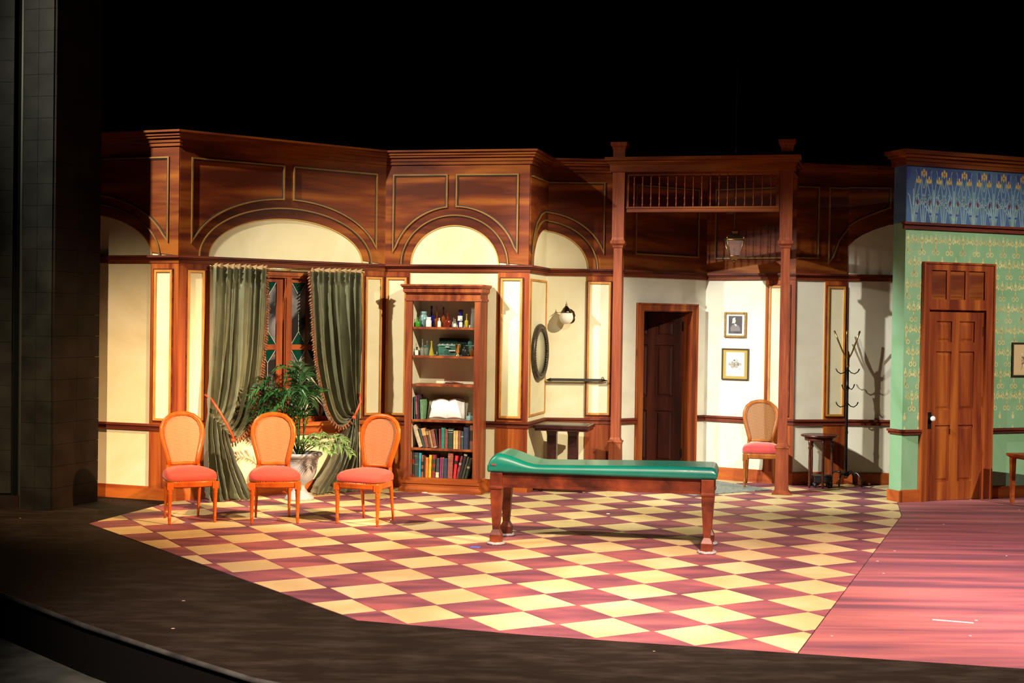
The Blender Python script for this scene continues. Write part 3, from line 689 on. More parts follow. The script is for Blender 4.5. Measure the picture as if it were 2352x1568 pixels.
for k in range(ns):
    x = f0 + .035 + (f1 - f0 - .07) * (k + .6) / (ns + .2)
    if sp is None:
        s_ = MB(); kn = 3.20
        s_.lathe([(.009, 3.118), (.009, 3.15), (.006, 3.16), (.006, 3.20), (.013, 3.212), (.006, 3.225), (.0065, 3.29), (.0065, 3.36), (.013, 3.372), (.006, 3.384), (.006, 3.43), (.009, 3.44), (.009, 3.465)], 8)
        sp = s_.build('spindle', wood_post, scr); sp.location = (x, 0, 0)
    else:
        c = sp.copy(); C.objects.link(c); c.location = (x, 0, 0)
# return beam from the right post back to the wall
a = Vector((2.99, 14.74)); b_ = Vector((3.20, 15.46)); d = (b_ - a).normalized(); nn = Vector((-d.y, d.x))
mb = MB()
for z0, z1, p in ((3.50, 3.60, .05), (3.60, 3.625, .075), (3.625, 3.66, .10)):
    lo = [(a + nn * p), (b_ + nn * p), (b_ - nn * p), (a - nn * p)]
    mb.hexa([(q.x, q.y, z0) for q in lo], [(q.x, q.y, z1) for q in lo])
o = mb.build('return_beam', wood_h); o.parent = scr; o.matrix_parent_inverse = scr.matrix_world.inverted()

# hanging lantern on its cable
lan = empty('hanging_lantern', (2.477, 15.2, 2.56), 'tapered brass lantern with glass sides hanging on a thin cable behind the grille', 'lantern')
dimbrass = plain('aged_brass', (.30, .19, .08), .35, 1.0)
lglass = plain('lantern_glass', (.9, .9, .85), .05, trans=.95)
mb = MB(); hb, ht = .055, .092
for k in range(4):
    a1_ = PI / 4 + k * PI / 2; a2_ = a1_ + PI / 2
    b1_ = (hb * 1.41 * math.cos(a1_), hb * 1.41 * math.sin(a1_), .04); t1 = (ht * 1.41 * math.cos(a1_), ht * 1.41 * math.sin(a1_), .22)
    b2_ = (hb * 1.41 * math.cos(a2_), hb * 1.41 * math.sin(a2_), .04); t2 = (ht * 1.41 * math.cos(a2_), ht * 1.41 * math.sin(a2_), .22)
    mb.tube([b1_, t1], .006, 6); mb.tube([b1_, b2_], .006, 6); mb.tube([t1, t2], .008, 6)
    mb.ball((t1[0], t1[1], .24), .012, 8)
mb.sqlathe([(.03, .0), (.055, .035), (.06, .045)]); mb.ball((0, 0, -.01), .016, 8)
mb.build('cage', dimbrass, lan)
MB().sqlathe([(.098, .222), (.10, .232), (.055, .275), (.03, .29), (.034, .32), (.018, .335)]).build('cap', dimbrass, lan)
for k in range(4):
    g = MB(); a_ = k * PI / 2
    g.prism([(-hb + .004, .046), (hb - .004, .046), (ht - .004, .214), (-ht + .004, .214)], 0, .002)
    for i, v in enumerate(g.v):
        off = hb + (ht - hb) * (v[2] - .04) / .18; v2 = Matrix.Rotation(a_, 4, 'Z') @ Vector((v[0], -off + v[1], v[2])); g.v[i] = tuple(v2)
    g.build('glass', lglass, lan)
MB().tube([(0, 0, .04), (0, 0, .13)], [.014, .010], 8).build('burner', brass, lan)
mb = MB(); mb.tube([(0, 0, .33), (0, 0, 1.20)], .004, 5); mb.tube([(0, 0, 1.20), (.005, 0, 1.32)], .009, 6); mb.tube([(0, 0, 1.30), (0, 0, 3.0)], .0025, 5)
mb.build('cable', plain('grey_cable', (.02, .02, .02), .6), lan)

# ------------------------------------------------------------------ chairs
cushion_m = plain('coral_velvet', (.56, .060, .045), .8, noise_amt=.12, scale=7, sheen=.15)
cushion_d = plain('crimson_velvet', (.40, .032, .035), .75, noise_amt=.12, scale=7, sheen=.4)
cane_m, t, b = nt('woven_cane')
tc = t.nodes.new('ShaderNodeTexCoord'); ck = t.nodes.new('ShaderNodeTexChecker'); ck.inputs['Scale'].default_value = 150
ck.inputs['Color1'].default_value = (.46, .19, .080, 1); ck.inputs['Color2'].default_value = (.32, .095, .030, 1)
mp = t.nodes.new('ShaderNodeMapping'); mp.inputs['Rotation'].default_value = (0, R(40), 0); t.links.new(tc.outputs['Object'], mp.inputs[0]); t.links.new(mp.outputs[0], ck.inputs['Vector'])
t.links.new(ck.outputs[0], b.inputs['Base Color']); b.inputs['Roughness'].default_value = .45
bp = t.nodes.new('ShaderNodeBump'); bp.inputs['Strength'].default_value = .5; bp.inputs['Distance'].default_value = .002; t.links.new(ck.outputs['Fac'], bp.inputs['Height']); t.links.new(bp.outputs[0], b.inputs['Normal'])
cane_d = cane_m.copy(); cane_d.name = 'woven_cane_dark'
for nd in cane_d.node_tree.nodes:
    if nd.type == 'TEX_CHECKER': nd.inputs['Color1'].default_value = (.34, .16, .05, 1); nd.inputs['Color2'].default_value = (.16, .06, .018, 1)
brass_nail = plain('brass_nailheads', (.5, .30, .10), .4, 1.0)
def seat_outline(k=1.0, n=48):
    pts = []
    for i in range(n):
        a = 2 * PI * i / n; c, s_ = math.cos(a), math.sin(a)
        e = .42; x = abs(c) ** e * (1 if c > 0 else -1); y = abs(s_) ** e * (1 if s_ > 0 else -1)
        hw = .235 - .045 * (y * .5 + .5); yy = y * .205 - (.022 * (1 - x * x) if y < 0 else 0)
        pts.append((x * hw * k, yy * k))
    return pts
BK = [(.128, .478), (.132, .53), (.150, .60), (.172, .68), (.186, .755), (.182, .82), (.155, .88), (.105, .920), (.05, .936), (0, .940)]
def back_y(z): return .185 + (z - .47) * .20
def chair(M, wd, cu, cane, label, group):
    root = empty('dining_chair', M, label, 'chair', group)
    # cushion
    loops = [[(x, y, z) for x, y in seat_outline(k)] for k, z in ((.985, .378), (1.015, .395), (1.02, .418), (.99, .438), (.90, .457), (.72, .474), (.45, .486), (.2, .490))]
    MB().rings(loops).build('seat_cushion', cu, root)
    loops = [[(x, y, z) for x, y in seat_outline(k)] for k, z in ((.93, .325), (.955, .320), (.975, .333), (.97, .352), (.985, .358), (.985, .378))]
    rail_o = MB().rings(loops, cap0=True).build('seat_rail', wd, root)
    mb = MB()
    pts = seat_outline(1.005, 96)
    for x, y in pts: mb.box(x - .0028, x + .0028, y - .0028, y + .0028, .380, .3865)
    o = mb.build('nailhead_trim', brass_nail, rail_o); o['kind'] = 'stuff'
    leg = [(.010, 0), (.013, .012), (.011, .022), (.014, .03), (.0135, .05), (.017, .056), (.013, .062), (.021, .265), (.024, .272), (.019, .280), (.026, .292), (.026, .305)]
    for sx in (-1, 1):
        p = MB(); p.lathe(leg, 14, c=(sx * .200, -.178)); p.sqlathe([(.027, .305), (.027, .366)], c=(sx * .200, -.178))
        p.build('front_leg', wd, root)
        p = MB(); z0 = 0
        p.tube([(sx * .150, .235, .0), (sx * .149, .215, .12), (sx * .147, .185, .32), (sx * .142, .175, .40), (sx * .136, back_y(.48), .485)], [.010, .013, .020, .019, .017], 10)
        p.build('rear_leg', wd, root)
    full = [(-x, z) for x, z in BK] + [(x, z) for x, z in BK[::-1][1:]]
    full = full[:]   # bottom left -> top -> bottom right
    mb = MB(); mb.tube([(x, back_y(z), z) for x, z in full], .0215, 10, flat=.85)
    mb.tube([(x * .90, back_y(z) - .012, .478 + (z - .478) * .955 + .010) for x, z in full], .006, 6)
    mb.tube([(-.130, back_y(.49), .492), (-.06, back_y(.49), .496), (.06, back_y(.49), .496), (.130, back_y(.49), .492)], .015, 8)
    bf = mb.build('back_frame', wd, root)
    mb = MB(); ip = [(x * .92, .49 + (z - .478) * .955) for x, z in full]
    n = len(ip); mb.add([(x, back_y(z) - .004, z) for x, z in ip] + [(x, back_y(z) + .004, z) for x, z in ip], [tuple(range(n)), tuple(range(2 * n - 1, n - 1, -1))])
    mb.build('cane_panel', cane, bf)
    return root
def ch_m(fl_, fr_, w_=.40):
    (xa, ya), (xb, yb) = fl_, fr_; a = math.atan2(yb - ya, xb - xa); cx, cy = (xa + xb) / 2, (ya + yb) / 2
    return TR(cx - math.sin(a) * .178, cy + math.cos(a) * .178, 0.0055, a)
c1 = chair(ch_m((-2.989, 11.817), (-2.604, 12.01)), wood_chair, cushion_m, cane_m, 'cane-backed chair with coral seat nearest the dark pillar, standing before the curtain', 'cane-backed chairs')
c2 = copy_tree(c1); c2.matrix_world = ch_m((-2.284, 11.913), (-1.872, 12.006)); c2['label'] = 'cane-backed chair with coral seat in the middle of three, before the potted palm'
c3 = copy_tree(c1); c3.matrix_world = ch_m((-1.555, 12.037), (-1.139, 11.873)); c3['label'] = 'cane-backed chair with coral seat standing next to the bookcase, turned away from it'
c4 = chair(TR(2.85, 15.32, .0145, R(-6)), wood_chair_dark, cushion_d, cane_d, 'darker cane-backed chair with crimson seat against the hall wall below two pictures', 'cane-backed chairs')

# ------------------------------------------------------------------ padded examination table
ex = empty('examination_table', TR(.775, 11.13, .0045, math.atan2(-.3, 1.70)), 'low mahogany examination table with green padded top and raised head end', 'table')
teal = plain('green_leatherette', (.001, .150, .125), .34, noise_amt=.10, scale=5, coat=.15)
nx, ny = 72, 22; vs = []; hx, hy = .925, .275
def sst(t): t = min(1, max(0, t)); return t * t * (3 - 2 * t)
def ctop(x, y):
    rise = .085 * sst((-x - .50) / .36) * (1 - .45 * sst((-x - .84) / .085)) + .012 * math.sin(x * 2)
    ex_ = min(1, (hx - abs(x)) / .045); ey = min(1, (hy - abs(y)) / .045)
    e = math.sqrt(max(0, 1 - (1 - ex_) ** 2)) * math.sqrt(max(0, 1 - (1 - ey) ** 2))
    return .632 + .040 * e + rise * (.45 + .55 * e)
for i in range(nx + 1):
    for j in range(ny + 1):
        a = i / nx; b_ = j / ny; x = -hx * math.cos(PI * a) if False else -hx + 2 * hx * (a + .0 * a); y = -hy * math.cos(PI * b_)
        x = -hx * (math.cos(PI * a) * .5 + (1 - 2 * a) * .5)
        vs.append((x, y, ctop(x, y)))
fs = [(i * (ny + 1) + j, (i + 1) * (ny + 1) + j, (i + 1) * (ny + 1) + j + 1, i * (ny + 1) + j + 1) for i in range(nx) for j in range(ny)]
mb = MB(); mb.add(vs, fs, 0, True)
rim = [i * (ny + 1) for i in range(nx + 1)] + [nx * (ny + 1) + j for j in range(1, ny + 1)] + [i * (ny + 1) + ny for i in range(nx - 1, -1, -1)] + [j for j in range(ny - 1, 0, -1)]
ring = [vs[k] for k in rim]
mb.rings([[(x, y, z) for x, y, z in ring], [(x * 1.004, y * 1.01, .612) for x, y, z in ring], [(x * .995, y * .98, .592) for x, y, z in ring]], cap0=False)
mb.build('padded_top', teal, ex)
o = MB().prism([(-.895, .648), (-.855, .646), (-.855, .662), (-.895, .664)], -.282, -.276).build('maker_label', plain('dull_red_label', (.16, .05, .05), .5), ex)
mb = MB(); ax, ay = .83, .215
mb.box(-ax, ax, -ay - .018, -ay + .012, .49, .585); mb.box(-ax, ax, ay - .012, ay + .018, .49, .585); mb.box(-ax - .018, -ax + .012, -ay, ay, .49, .585); mb.box(ax - .012, ax + .018, -ay, ay, .49, .585)
mb.box(-.88, .88, -.24, .24, .578, .596)
mb.build('apron', wood_table, ex)
mb = MB(); mb.box(-ax, ax, -ay - .030, -ay, .468, .492); mb.box(-ax, ax, ay, ay + .030, .468, .492); mb.box(-ax - .030, -ax, -ay, ay, .468, .492); mb.box(ax, ax + .030, -ay, ay, .468, .492)
mb.build('apron_moulding', wood_table, ex)
prof = [(.047, .018), (.047, .082), (.040, .100), (.028, .125), (.030, .16), (.046, .40), (.047, .455), (.056, .458), (.056, .476), (.050, .480), (.050, .59)]
LG = {}
for sx in (-1, 1):
    for sy in (-1, 1): LG[sx, sy] = MB().sqlathe(prof, c=(sx * .853, sy * .233)).build('leg', wood_table, ex, bevel=.003)
fluff = plain('grey_felt', (.36, .36, .37), .95, noise_amt=.4, scale=80, bump=.8)
for sx in (-1, 1):
    for sy in (-1, 1):
        mb = MB(); cx, cy = sx * .853, sy * .233
        lp = [(cx + .066 * math.cos(a) + rnd.uniform(-.003, .003), cy + .066 * math.sin(a) + rnd.uniform(-.003, .003), .012 + rnd.uniform(-.002, .002)) for a in [2 * PI * k / 26 for k in range(27)]]
        mb.tube(lp, .012, 8); mb.lathe([(.062, .001), (.062, .018)], 20, c=(cx, cy)); mb.build('felt_ring', fluff, LG[sx, sy])

# ------------------------------------------------------------------ curtains
cur_m = plain('olive_green_taffeta', (.105, .118, .068), .55, noise_amt=.22, scale=5, sheen=.25, bump=.15)
lin_m = plain('tan_lining', (.42, .30, .16), .7)
fringe_m = plain('bronze_fringe', (.20, .085, .04), .7, noise_amt=.5, scale=40)
tie_m = plain('red_cord', (.55, .07, .02), .5)
def bez(p, t):
    a, b_, c, d = p; u = 1 - t
    return tuple(a[k] * u ** 3 + 3 * b_[k] * u * u * t + 3 * c[k] * u * t * t + d[k] * t ** 3 for k in range(len(a)))
def lerp(a, b_, t): return tuple(x + (y - x) * t for x, y in zip(a, b_))
def curtain(up0, up1, lo0, lo1, nf, phase, label, fringe_u, tie):
    """columns run from heading to tie (upper bezier) and from tie to floor (lower bezier)"""
    NU, NV, NW = 200, 64, 48
    def pos(u, v):      # v 0..1 upper, 1..2 lower
        if v <= 1:
            q = tuple(lerp(a, b_, u if k < 2 else (u if k == 3 else u)) for k, (a, b_) in enumerate(zip(up0, up1))); s_, z = bez(q, v)
        else:
            q = tuple(lerp(a, b_, u) for a, b_ in zip(lo0, lo1)); s_, z = bez(q, v - 1)
        return s_, z
    vs = []
    for j in range(NV + NW + 1):
        v = j / NV if j <= NV else 1 + (j - NV) / NW
        tight = math.exp(-((v - 1) / .16) ** 2)
        amp = (.030 + .034 * min(1, v * 2)) * (1 - .5 * tight)
        if v > 1: amp *= 1 + .5 * (v - 1)
        for i in range(NU + 1):
            u = i / NU; s_, z = pos(u, v)
            ph = 2 * PI * nf * (u + .035 * math.sin(2 * PI * 2.3 * u + phase * 3)) + phase + .5 * math.sin(1.7 * v + phase) + .9 * math.sin(4 * u + 1.2 * v)
            f = (abs(math.sin(ph / 2)) * 2 - 1) * (.80 + .85 * noise.noise(Vector((u * 4, v * 1.5, phase)))) + .25 * math.sin(2.3 * ph + 1.3 * v) + .35 * noise.noise(Vector((u * 7, v * 4, phase + 5))) + .12 * noise.noise(Vector((u * 22, v * 16, phase)))
            # pinched heading
            if v < .07: f = f * .6 + .8 * math.sin(2 * PI * nf * 1.6 * u)
            y = -.125 - amp * f - (.11 * max(0, v - 1.1) ** 1.0) - .03 * tight
            s2 = s_ + amp * .22 * math.cos(ph / 2) * (1 if math.sin(ph / 2) > 0 else -1) * (1 if v < 1.9 else .5)
            if v > 1.9: y -= .04 * (v - 1.9) * 10 * (.5 + .5 * math.sin(ph * .7)); z = max(z, .008 + .02 * (.5 + .5 * math.sin(ph * 1.3)) * (v > 1.95))
            vs.append((s2, y, max(z, .008)))
    n = NU + 1
    fs = [(j * n + i, j * n + i + 1, (j + 1) * n + i + 1, (j + 1) * n + i) for j in range(NV + NW) for i in range(NU)]
    mb = MB(); mb.add(vs, fs, 0, True); o = mb.build('curtain', cur_m); o.matrix_world = WL.M
    sd = o.modifiers.new('thick', 'SOLIDIFY'); sd.thickness = .003
    tag(o, label, 'curtain', 'green window curtains')
    # ruffled heading
    mb = MB(); hv = []; hf = []
    for i in range(NU + 1):
        u = i / NU; x, y, z = vs[i]; k = .5 + .5 * math.sin(u * 2 * PI * nf * 1.6)
        hv += [(x, y - .004, z - .012), (x, y - .012 - .02 * k, z + .018 + .018 * k)]
    for i in range(NU): hf.append((2 * i, 2 * i + 2, 2 * i + 3, 2 * i + 1))
    mb.add(hv, hf, 0, True); mb.build('heading', lin_m, o)
    # fringe along the leading edge
    mb = MB(); e = [vs[j * n + (NU if fringe_u else 0)] for j in range(NV + 1)]
    sg = 1 if fringe_u else -1; L_ = 0; pts = []
    for j in range(NV):
        a, b_ = Vector(e[j]), Vector(e[j + 1]); seg = (b_ - a).length; k = max(1, int(seg / .012))
        for q in range(k): pts.append((a.lerp(b_, q / k), (b_ - a).normalized()))
    mb.tube([p for p, _ in pts[::3]], .008, 6)
    for q, (p, d_) in enumerate(pts[::2]):
        nrm = Vector((-d_.z, 0, d_.x)) * (1 if fringe_u else -1)
        nrm = nrm if nrm.x * sg > 0 or nrm.z < 0 else -nrm
        ln = .048 + rnd.uniform(-.008, .010); dr = (nrm * .8 + Vector((0, rnd.uniform(-.3, .1), -.55))).normalized()
        mb.tube([p, p + dr * ln * .6 + Vector((0, -.006, 0)), p + dr * ln], [.008, .012, .003], 5)
    mb.build('fringe', fringe_m, o)
    mb = MB(); mb.tube(tie, .012, 8); mb.ball(tie[-1], .022, 10); mb.build('tieback', tie_m, o)
    return o
curtain(((.306, 2.33), (.292, 1.6), (.26, 1.15), (.250, .88)), ((.900, 2.33), (.885, 1.6), (.83, .36), (.478, .655)),
        ((.250, .88), (.225, .60), (.205, .25), (.200, .01)), ((.478, .655), (.54, .44), (.62, .22), (.71, .01)), 6, .4,
        'olive curtain nearest the dark pillar, tied back to its outer side, behind a chair', 1,
        [(.281, -.03, 1.05), (.285, -.15, 1.02), (.34, -.235, .90), (.42, -.25, .76), (.49, -.235, .645), (.50, -.22, .605)])
curtain(((1.382, 2.325), (1.405, 1.75), (1.50, .36), (1.862, .77)), ((1.997, 2.33), (1.992, 1.7), (1.985, 1.2), (1.975, .86)),
        ((1.862, .77), (1.80, .52), (1.60, .22), (1.38, .01)), ((1.975, .86), (1.965, .55), (1.95, .28), (1.85, .01)), 6, 2.2,
        'olive curtain beside the bookcase, swept down behind the stone urn', 0,
        [(1.985, -.03, 1.06), (1.985, -.15, 1.03), (1.95, -.235, .95), (1.90, -.245, .86), (1.87, -.235, .79)])
rod = MB(); rod.tube([(.33, -.058, 2.335), (2.05, -.058, 2.335)], .010, 10)
rod = rod.build('curtain_rod', brass); rod.matrix_world = WL.M; tag(rod, 'thin brass curtain rod across the top of the window', 'curtain rod')
for x in (.335, 2.045): MB().lathe([(1e-4, 0), (.014, .006), (.018, .02), (.012, .034), (1e-4, .04)], 12, M=Matrix.Translation((x, -.058, 2.335)) @ Matrix.Rotation(R(-90 if x < 1 else 90), 4, 'Y')).build('finial', brass, rod)
for x in (.36, 1.19, 2.02): MB().box(x - .008, x + .008, -.06, 0, 2.318, 2.326).build('bracket', brass, rod)

# ------------------------------------------------------------------ potted palm in an urn
palm = empty('potted_palm', (-2.10, 13.62, .0045), 'potted palm with dark arching fronds in a pale grey stone urn', 'plant')
stone = plain('grey_stone', (.36, .39, .46), .85, noise_amt=.14, scale=55, bump=.3)
mb = MB(); mb.lathe([(.145, 0), (.145, .022), (.13, .04), (.085, .075), (.058, .11), (.050, .135), (.062, .15), (.075, .165), (.13, .20), (.165, .27), (.178, .35), (.182, .405), (.190, .41), (.190, .425), (.205, .43), (.228, .455), (.222, .475), (.20, .475), (.185, .44), (.17, .42)], 36, c=(-.02, 0))
urn_o = mb.build('urn', stone, palm)
MB().lathe([(.178, .43), (.15, .442), (1e-4, .448)], 24, c=(-.02, 0)).build('soil', plain('potting_soil', (.03, .018, .010), .95, bump=.8), urn_o)
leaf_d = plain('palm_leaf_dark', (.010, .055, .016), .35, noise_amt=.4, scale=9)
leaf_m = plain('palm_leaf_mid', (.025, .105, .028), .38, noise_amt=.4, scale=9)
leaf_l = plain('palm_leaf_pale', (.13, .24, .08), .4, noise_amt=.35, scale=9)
def frond(base, mid, tip, ln, n, mat, droop=.5):
    b0_, m0_, t0_ = Vector(base), Vector(mid), Vector(tip); path = []
    for i in range(15):
        t_ = i / 14; path.append(b0_ * (1 - t_) ** 2 + m0_ * 2 * t_ * (1 - t_) + t0_ * t_ * t_)
    mb = MB(); mb.tube(path, [.006 - .0045 * i / 14 for i in range(15)], 5)
    for k in range(n):
        t_ = .22 + .78 * (k + .5) / n; i = min(13, int(t_ * 14)); fr = t_ * 14 - i
        p = path[i].lerp(path[i + 1], fr); d = (path[i + 1] - path[i]).normalized()
        side = d.cross(Vector((0, 0, 1))); side = side.normalized() if side.length > .05 else Vector((1, 0, 0))
        upv = side.cross(d).normalized()
        for sg in (-1, 1):
            l = ln * (math.sin(PI * (.12 + .80 * (t_ - .2) / .8)) * .8 + .25) * rnd.uniform(.85, 1.12)
            dr = (side * sg * .95 + d * rnd.uniform(.55, .9) + upv * rnd.uniform(-.05, .3)).normalized()
            q1 = p + dr * l * .5 + Vector((0, 0, .01)); q2 = p + dr * l + Vector((0, 0, -droop * l * .5))
            wv = d.cross(dr).cross(dr).normalized() * .0125
            nn_ = dr.cross(wv).normalized() * .002
            mb.add([p, q1 + wv, q1 - wv, q2, q1 + nn_ * 2], [(0, 1, 4), (0, 4, 2), (1, 3, 4), (4, 3, 2)], 0)
    return mb.build('frond', mat, palm)
def rel(x, y, z): return (x + 2.10, y - 13.62, z)
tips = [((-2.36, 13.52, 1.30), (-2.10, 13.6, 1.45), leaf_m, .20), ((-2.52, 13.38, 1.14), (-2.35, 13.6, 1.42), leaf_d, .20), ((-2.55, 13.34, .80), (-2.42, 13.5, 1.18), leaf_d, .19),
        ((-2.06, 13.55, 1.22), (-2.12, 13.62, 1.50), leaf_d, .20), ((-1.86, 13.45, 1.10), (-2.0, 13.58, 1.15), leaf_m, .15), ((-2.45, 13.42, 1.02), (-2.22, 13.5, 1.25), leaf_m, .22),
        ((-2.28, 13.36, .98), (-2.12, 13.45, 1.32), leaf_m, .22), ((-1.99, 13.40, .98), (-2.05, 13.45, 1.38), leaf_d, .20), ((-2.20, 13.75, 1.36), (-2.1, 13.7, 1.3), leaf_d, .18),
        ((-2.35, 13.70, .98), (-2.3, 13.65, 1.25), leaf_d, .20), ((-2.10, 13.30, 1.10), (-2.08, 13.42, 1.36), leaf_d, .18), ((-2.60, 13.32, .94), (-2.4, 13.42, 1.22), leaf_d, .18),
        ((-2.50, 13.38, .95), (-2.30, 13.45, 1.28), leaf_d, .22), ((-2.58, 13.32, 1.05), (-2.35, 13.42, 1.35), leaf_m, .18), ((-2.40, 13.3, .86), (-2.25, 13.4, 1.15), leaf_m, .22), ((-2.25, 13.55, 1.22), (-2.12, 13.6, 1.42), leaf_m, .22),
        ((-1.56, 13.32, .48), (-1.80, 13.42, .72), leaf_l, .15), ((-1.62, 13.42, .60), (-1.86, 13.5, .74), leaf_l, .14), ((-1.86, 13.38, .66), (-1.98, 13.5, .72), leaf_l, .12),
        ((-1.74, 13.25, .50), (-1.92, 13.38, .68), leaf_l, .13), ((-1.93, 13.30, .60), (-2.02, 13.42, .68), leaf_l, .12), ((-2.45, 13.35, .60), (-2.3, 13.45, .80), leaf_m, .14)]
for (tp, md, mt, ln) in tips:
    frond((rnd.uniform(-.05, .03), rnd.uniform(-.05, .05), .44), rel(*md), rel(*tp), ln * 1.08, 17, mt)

# ------------------------------------------------------------------ bookcase
BA = math.atan2(-.21, .85)
BM = TR(-1.135, 14.44, .0045, BA); BW, BD = .855, .285
bc = empty('bookcase', BM, 'tall open mahogany bookcase with cornice, full of bottles and old books', 'bookcase')
IN0, IN1 = .075, .762
SH = [1.753, 1.449, 1.146, .768, .465, .150]
mb = MB(); mb.box(.0, IN0, -.012, .02, .15, 2.04); mb.box(IN1, BW - .03, -.012, .02, .15, 2.04); mb.build('stile', wood_case, bc)
MB().box(.012, .03, .02, BD, .15, 2.04).build('side_panel', wood_case, bc); MB().box(BW - .048, BW - .03, .02, BD, .15, 2.04).build('side_panel', wood_case, bc)
cr_in = cream('case_lining_paint', (.62, .58, .44), (.68, .64, .50), (.74, .70, .58))
mb = MB(); mb.box(.03, IN0, .02, BD - .012, .15, 2.04); mb.box(IN1, BW - .048, .02, BD - .012, .15, 2.04); mb.build('inner_side', cr_in, bc)
MB().box(.012, BW - .03, BD - .012, BD, .15, 2.04).build('back_panel', cr_in, bc)
for z in SH[:5]: MB().box(IN0, IN1, .0, BD - .012, z - .024, z).build('shelf', wood_case, bc, bevel=.002)
mb = MB(); mb.box(-.01, BW - .02, -.02, BD, 2.03, 2.055); mb.box(.0, BW - .03, -.012, BD, 2.055, 2.11); mb.box(-.012, BW - .018, -.030, BD, 2.11, 2.122); mb.box(-.022, BW - .008, -.042, BD, 2.122, 2.17); mb.box(-.035, BW + .005, -.058, BD, 2.17, 2.185); mb.box(-.045, BW + .015, -.07, BD, 2.185, 2.205)
mb.build('crown', wood_case, bc)
mb = MB(); mb.box(-.02, BW - .01, -.035, BD, .09, .118); mb.box(.0, BW - .03, -.02, BD, .118, .15); mb.box(-.012, BW - .018, -.026, BD, .06, .09)
mb.hexa([(-.045, -.06, 0), (BW + .015, -.06, 0), (BW + .015, BD, 0), (-.045, BD, 0)], [(-.045, -.06, .03), (BW + .015, -.06, .03), (BW + .015, BD, .03), (-.045, BD, .03)])
mb.hexa([(-.045, -.06, .03), (BW + .015, -.06, .03), (BW + .015, BD, .03), (-.045, BD, .03)], [(-.014, -.03, .06), (BW - .016, -.03, .06), (BW - .016, BD, .06), (-.014, BD, .06)])
mb.build('plinth', wood_base, bc)

# books: (x at foot, width, height, lean, colour, label)
BKM = {}
def bmat(col):
    k = tuple(round(c, 3) for c in col)
    if k not in BKM: BKM[k] = plain('book_cloth_%d' % len(BKM), col, .6, noise_amt=.3, scale=40)
    return BKM[k]
def book(x, w_, h, lean, col, z, label, group, depth=.16, y=.03, band=None, topcol=None):
    M = BM @ Matrix.Translation((x, y, z)) @ Matrix.Rotation(lean, 4, 'Y')
    mb = MB(); th = min(.004, w_ * .14)
    # rounded spine at the front, boards at either side
    sp_ = [(w_ / 2 + (w_ / 2) * math.cos(a), -.006 * math.sin(-a) * -1) for a in [PI - PI * k / 6 for k in range(7)]]
    lo = [(px, -abs(py), 0.0) for px, py in sp_] + [(w_, .006, 0.0), (0, .006, 0.0)]
    n = len(lo); mb.add(lo + [(p[0], p[1], h) for p in lo], [tuple(range(n))[::-1], tuple(range(n, 2 * n))] + [(i, (i + 1) % n, (i + 1) % n + n, i + n) for i in range(n)], 0)
    mb.box(0, th, .006, depth, 0, h); mb.box(w_ - th, w_, .006, depth, 0, h)
    o = mb.build('book', bmat(col)); o.matrix_world = M; tag(o, label, 'book', group)
    MB().box(th, w_ - th, .006, depth - .005, .004, h - .004).build('pages', paper, o)
    for bz0, bz1, bcx in (band or []): MB().box(-.0006, w_ + .0006, -.0072, .012, h * bz0, h * bz1).build('spine_label', bmat(bcx), o)
    return o
k = .000797
def row(lst, z, group):
    for (xb, w_, ytop, ybot, dx, col, lab, band) in lst:
        hh = (ybot - ytop) * k; lean = math.atan2(dx * k, hh); H_ = hh / math.cos(lean) - (w_ * k * abs(math.sin(lean)) * .5)
        x = IN0 + (xb - 148) * k; zz = z + .0008 + (w_ * k * math.sin(lean) if lean > 0 else 0)
        book(x + (0 if lean <= 0 else 0), w_ * k * .94, H_, lean, col, zz + (.0 if lean <= 0 else 0), lab, group, band=band)
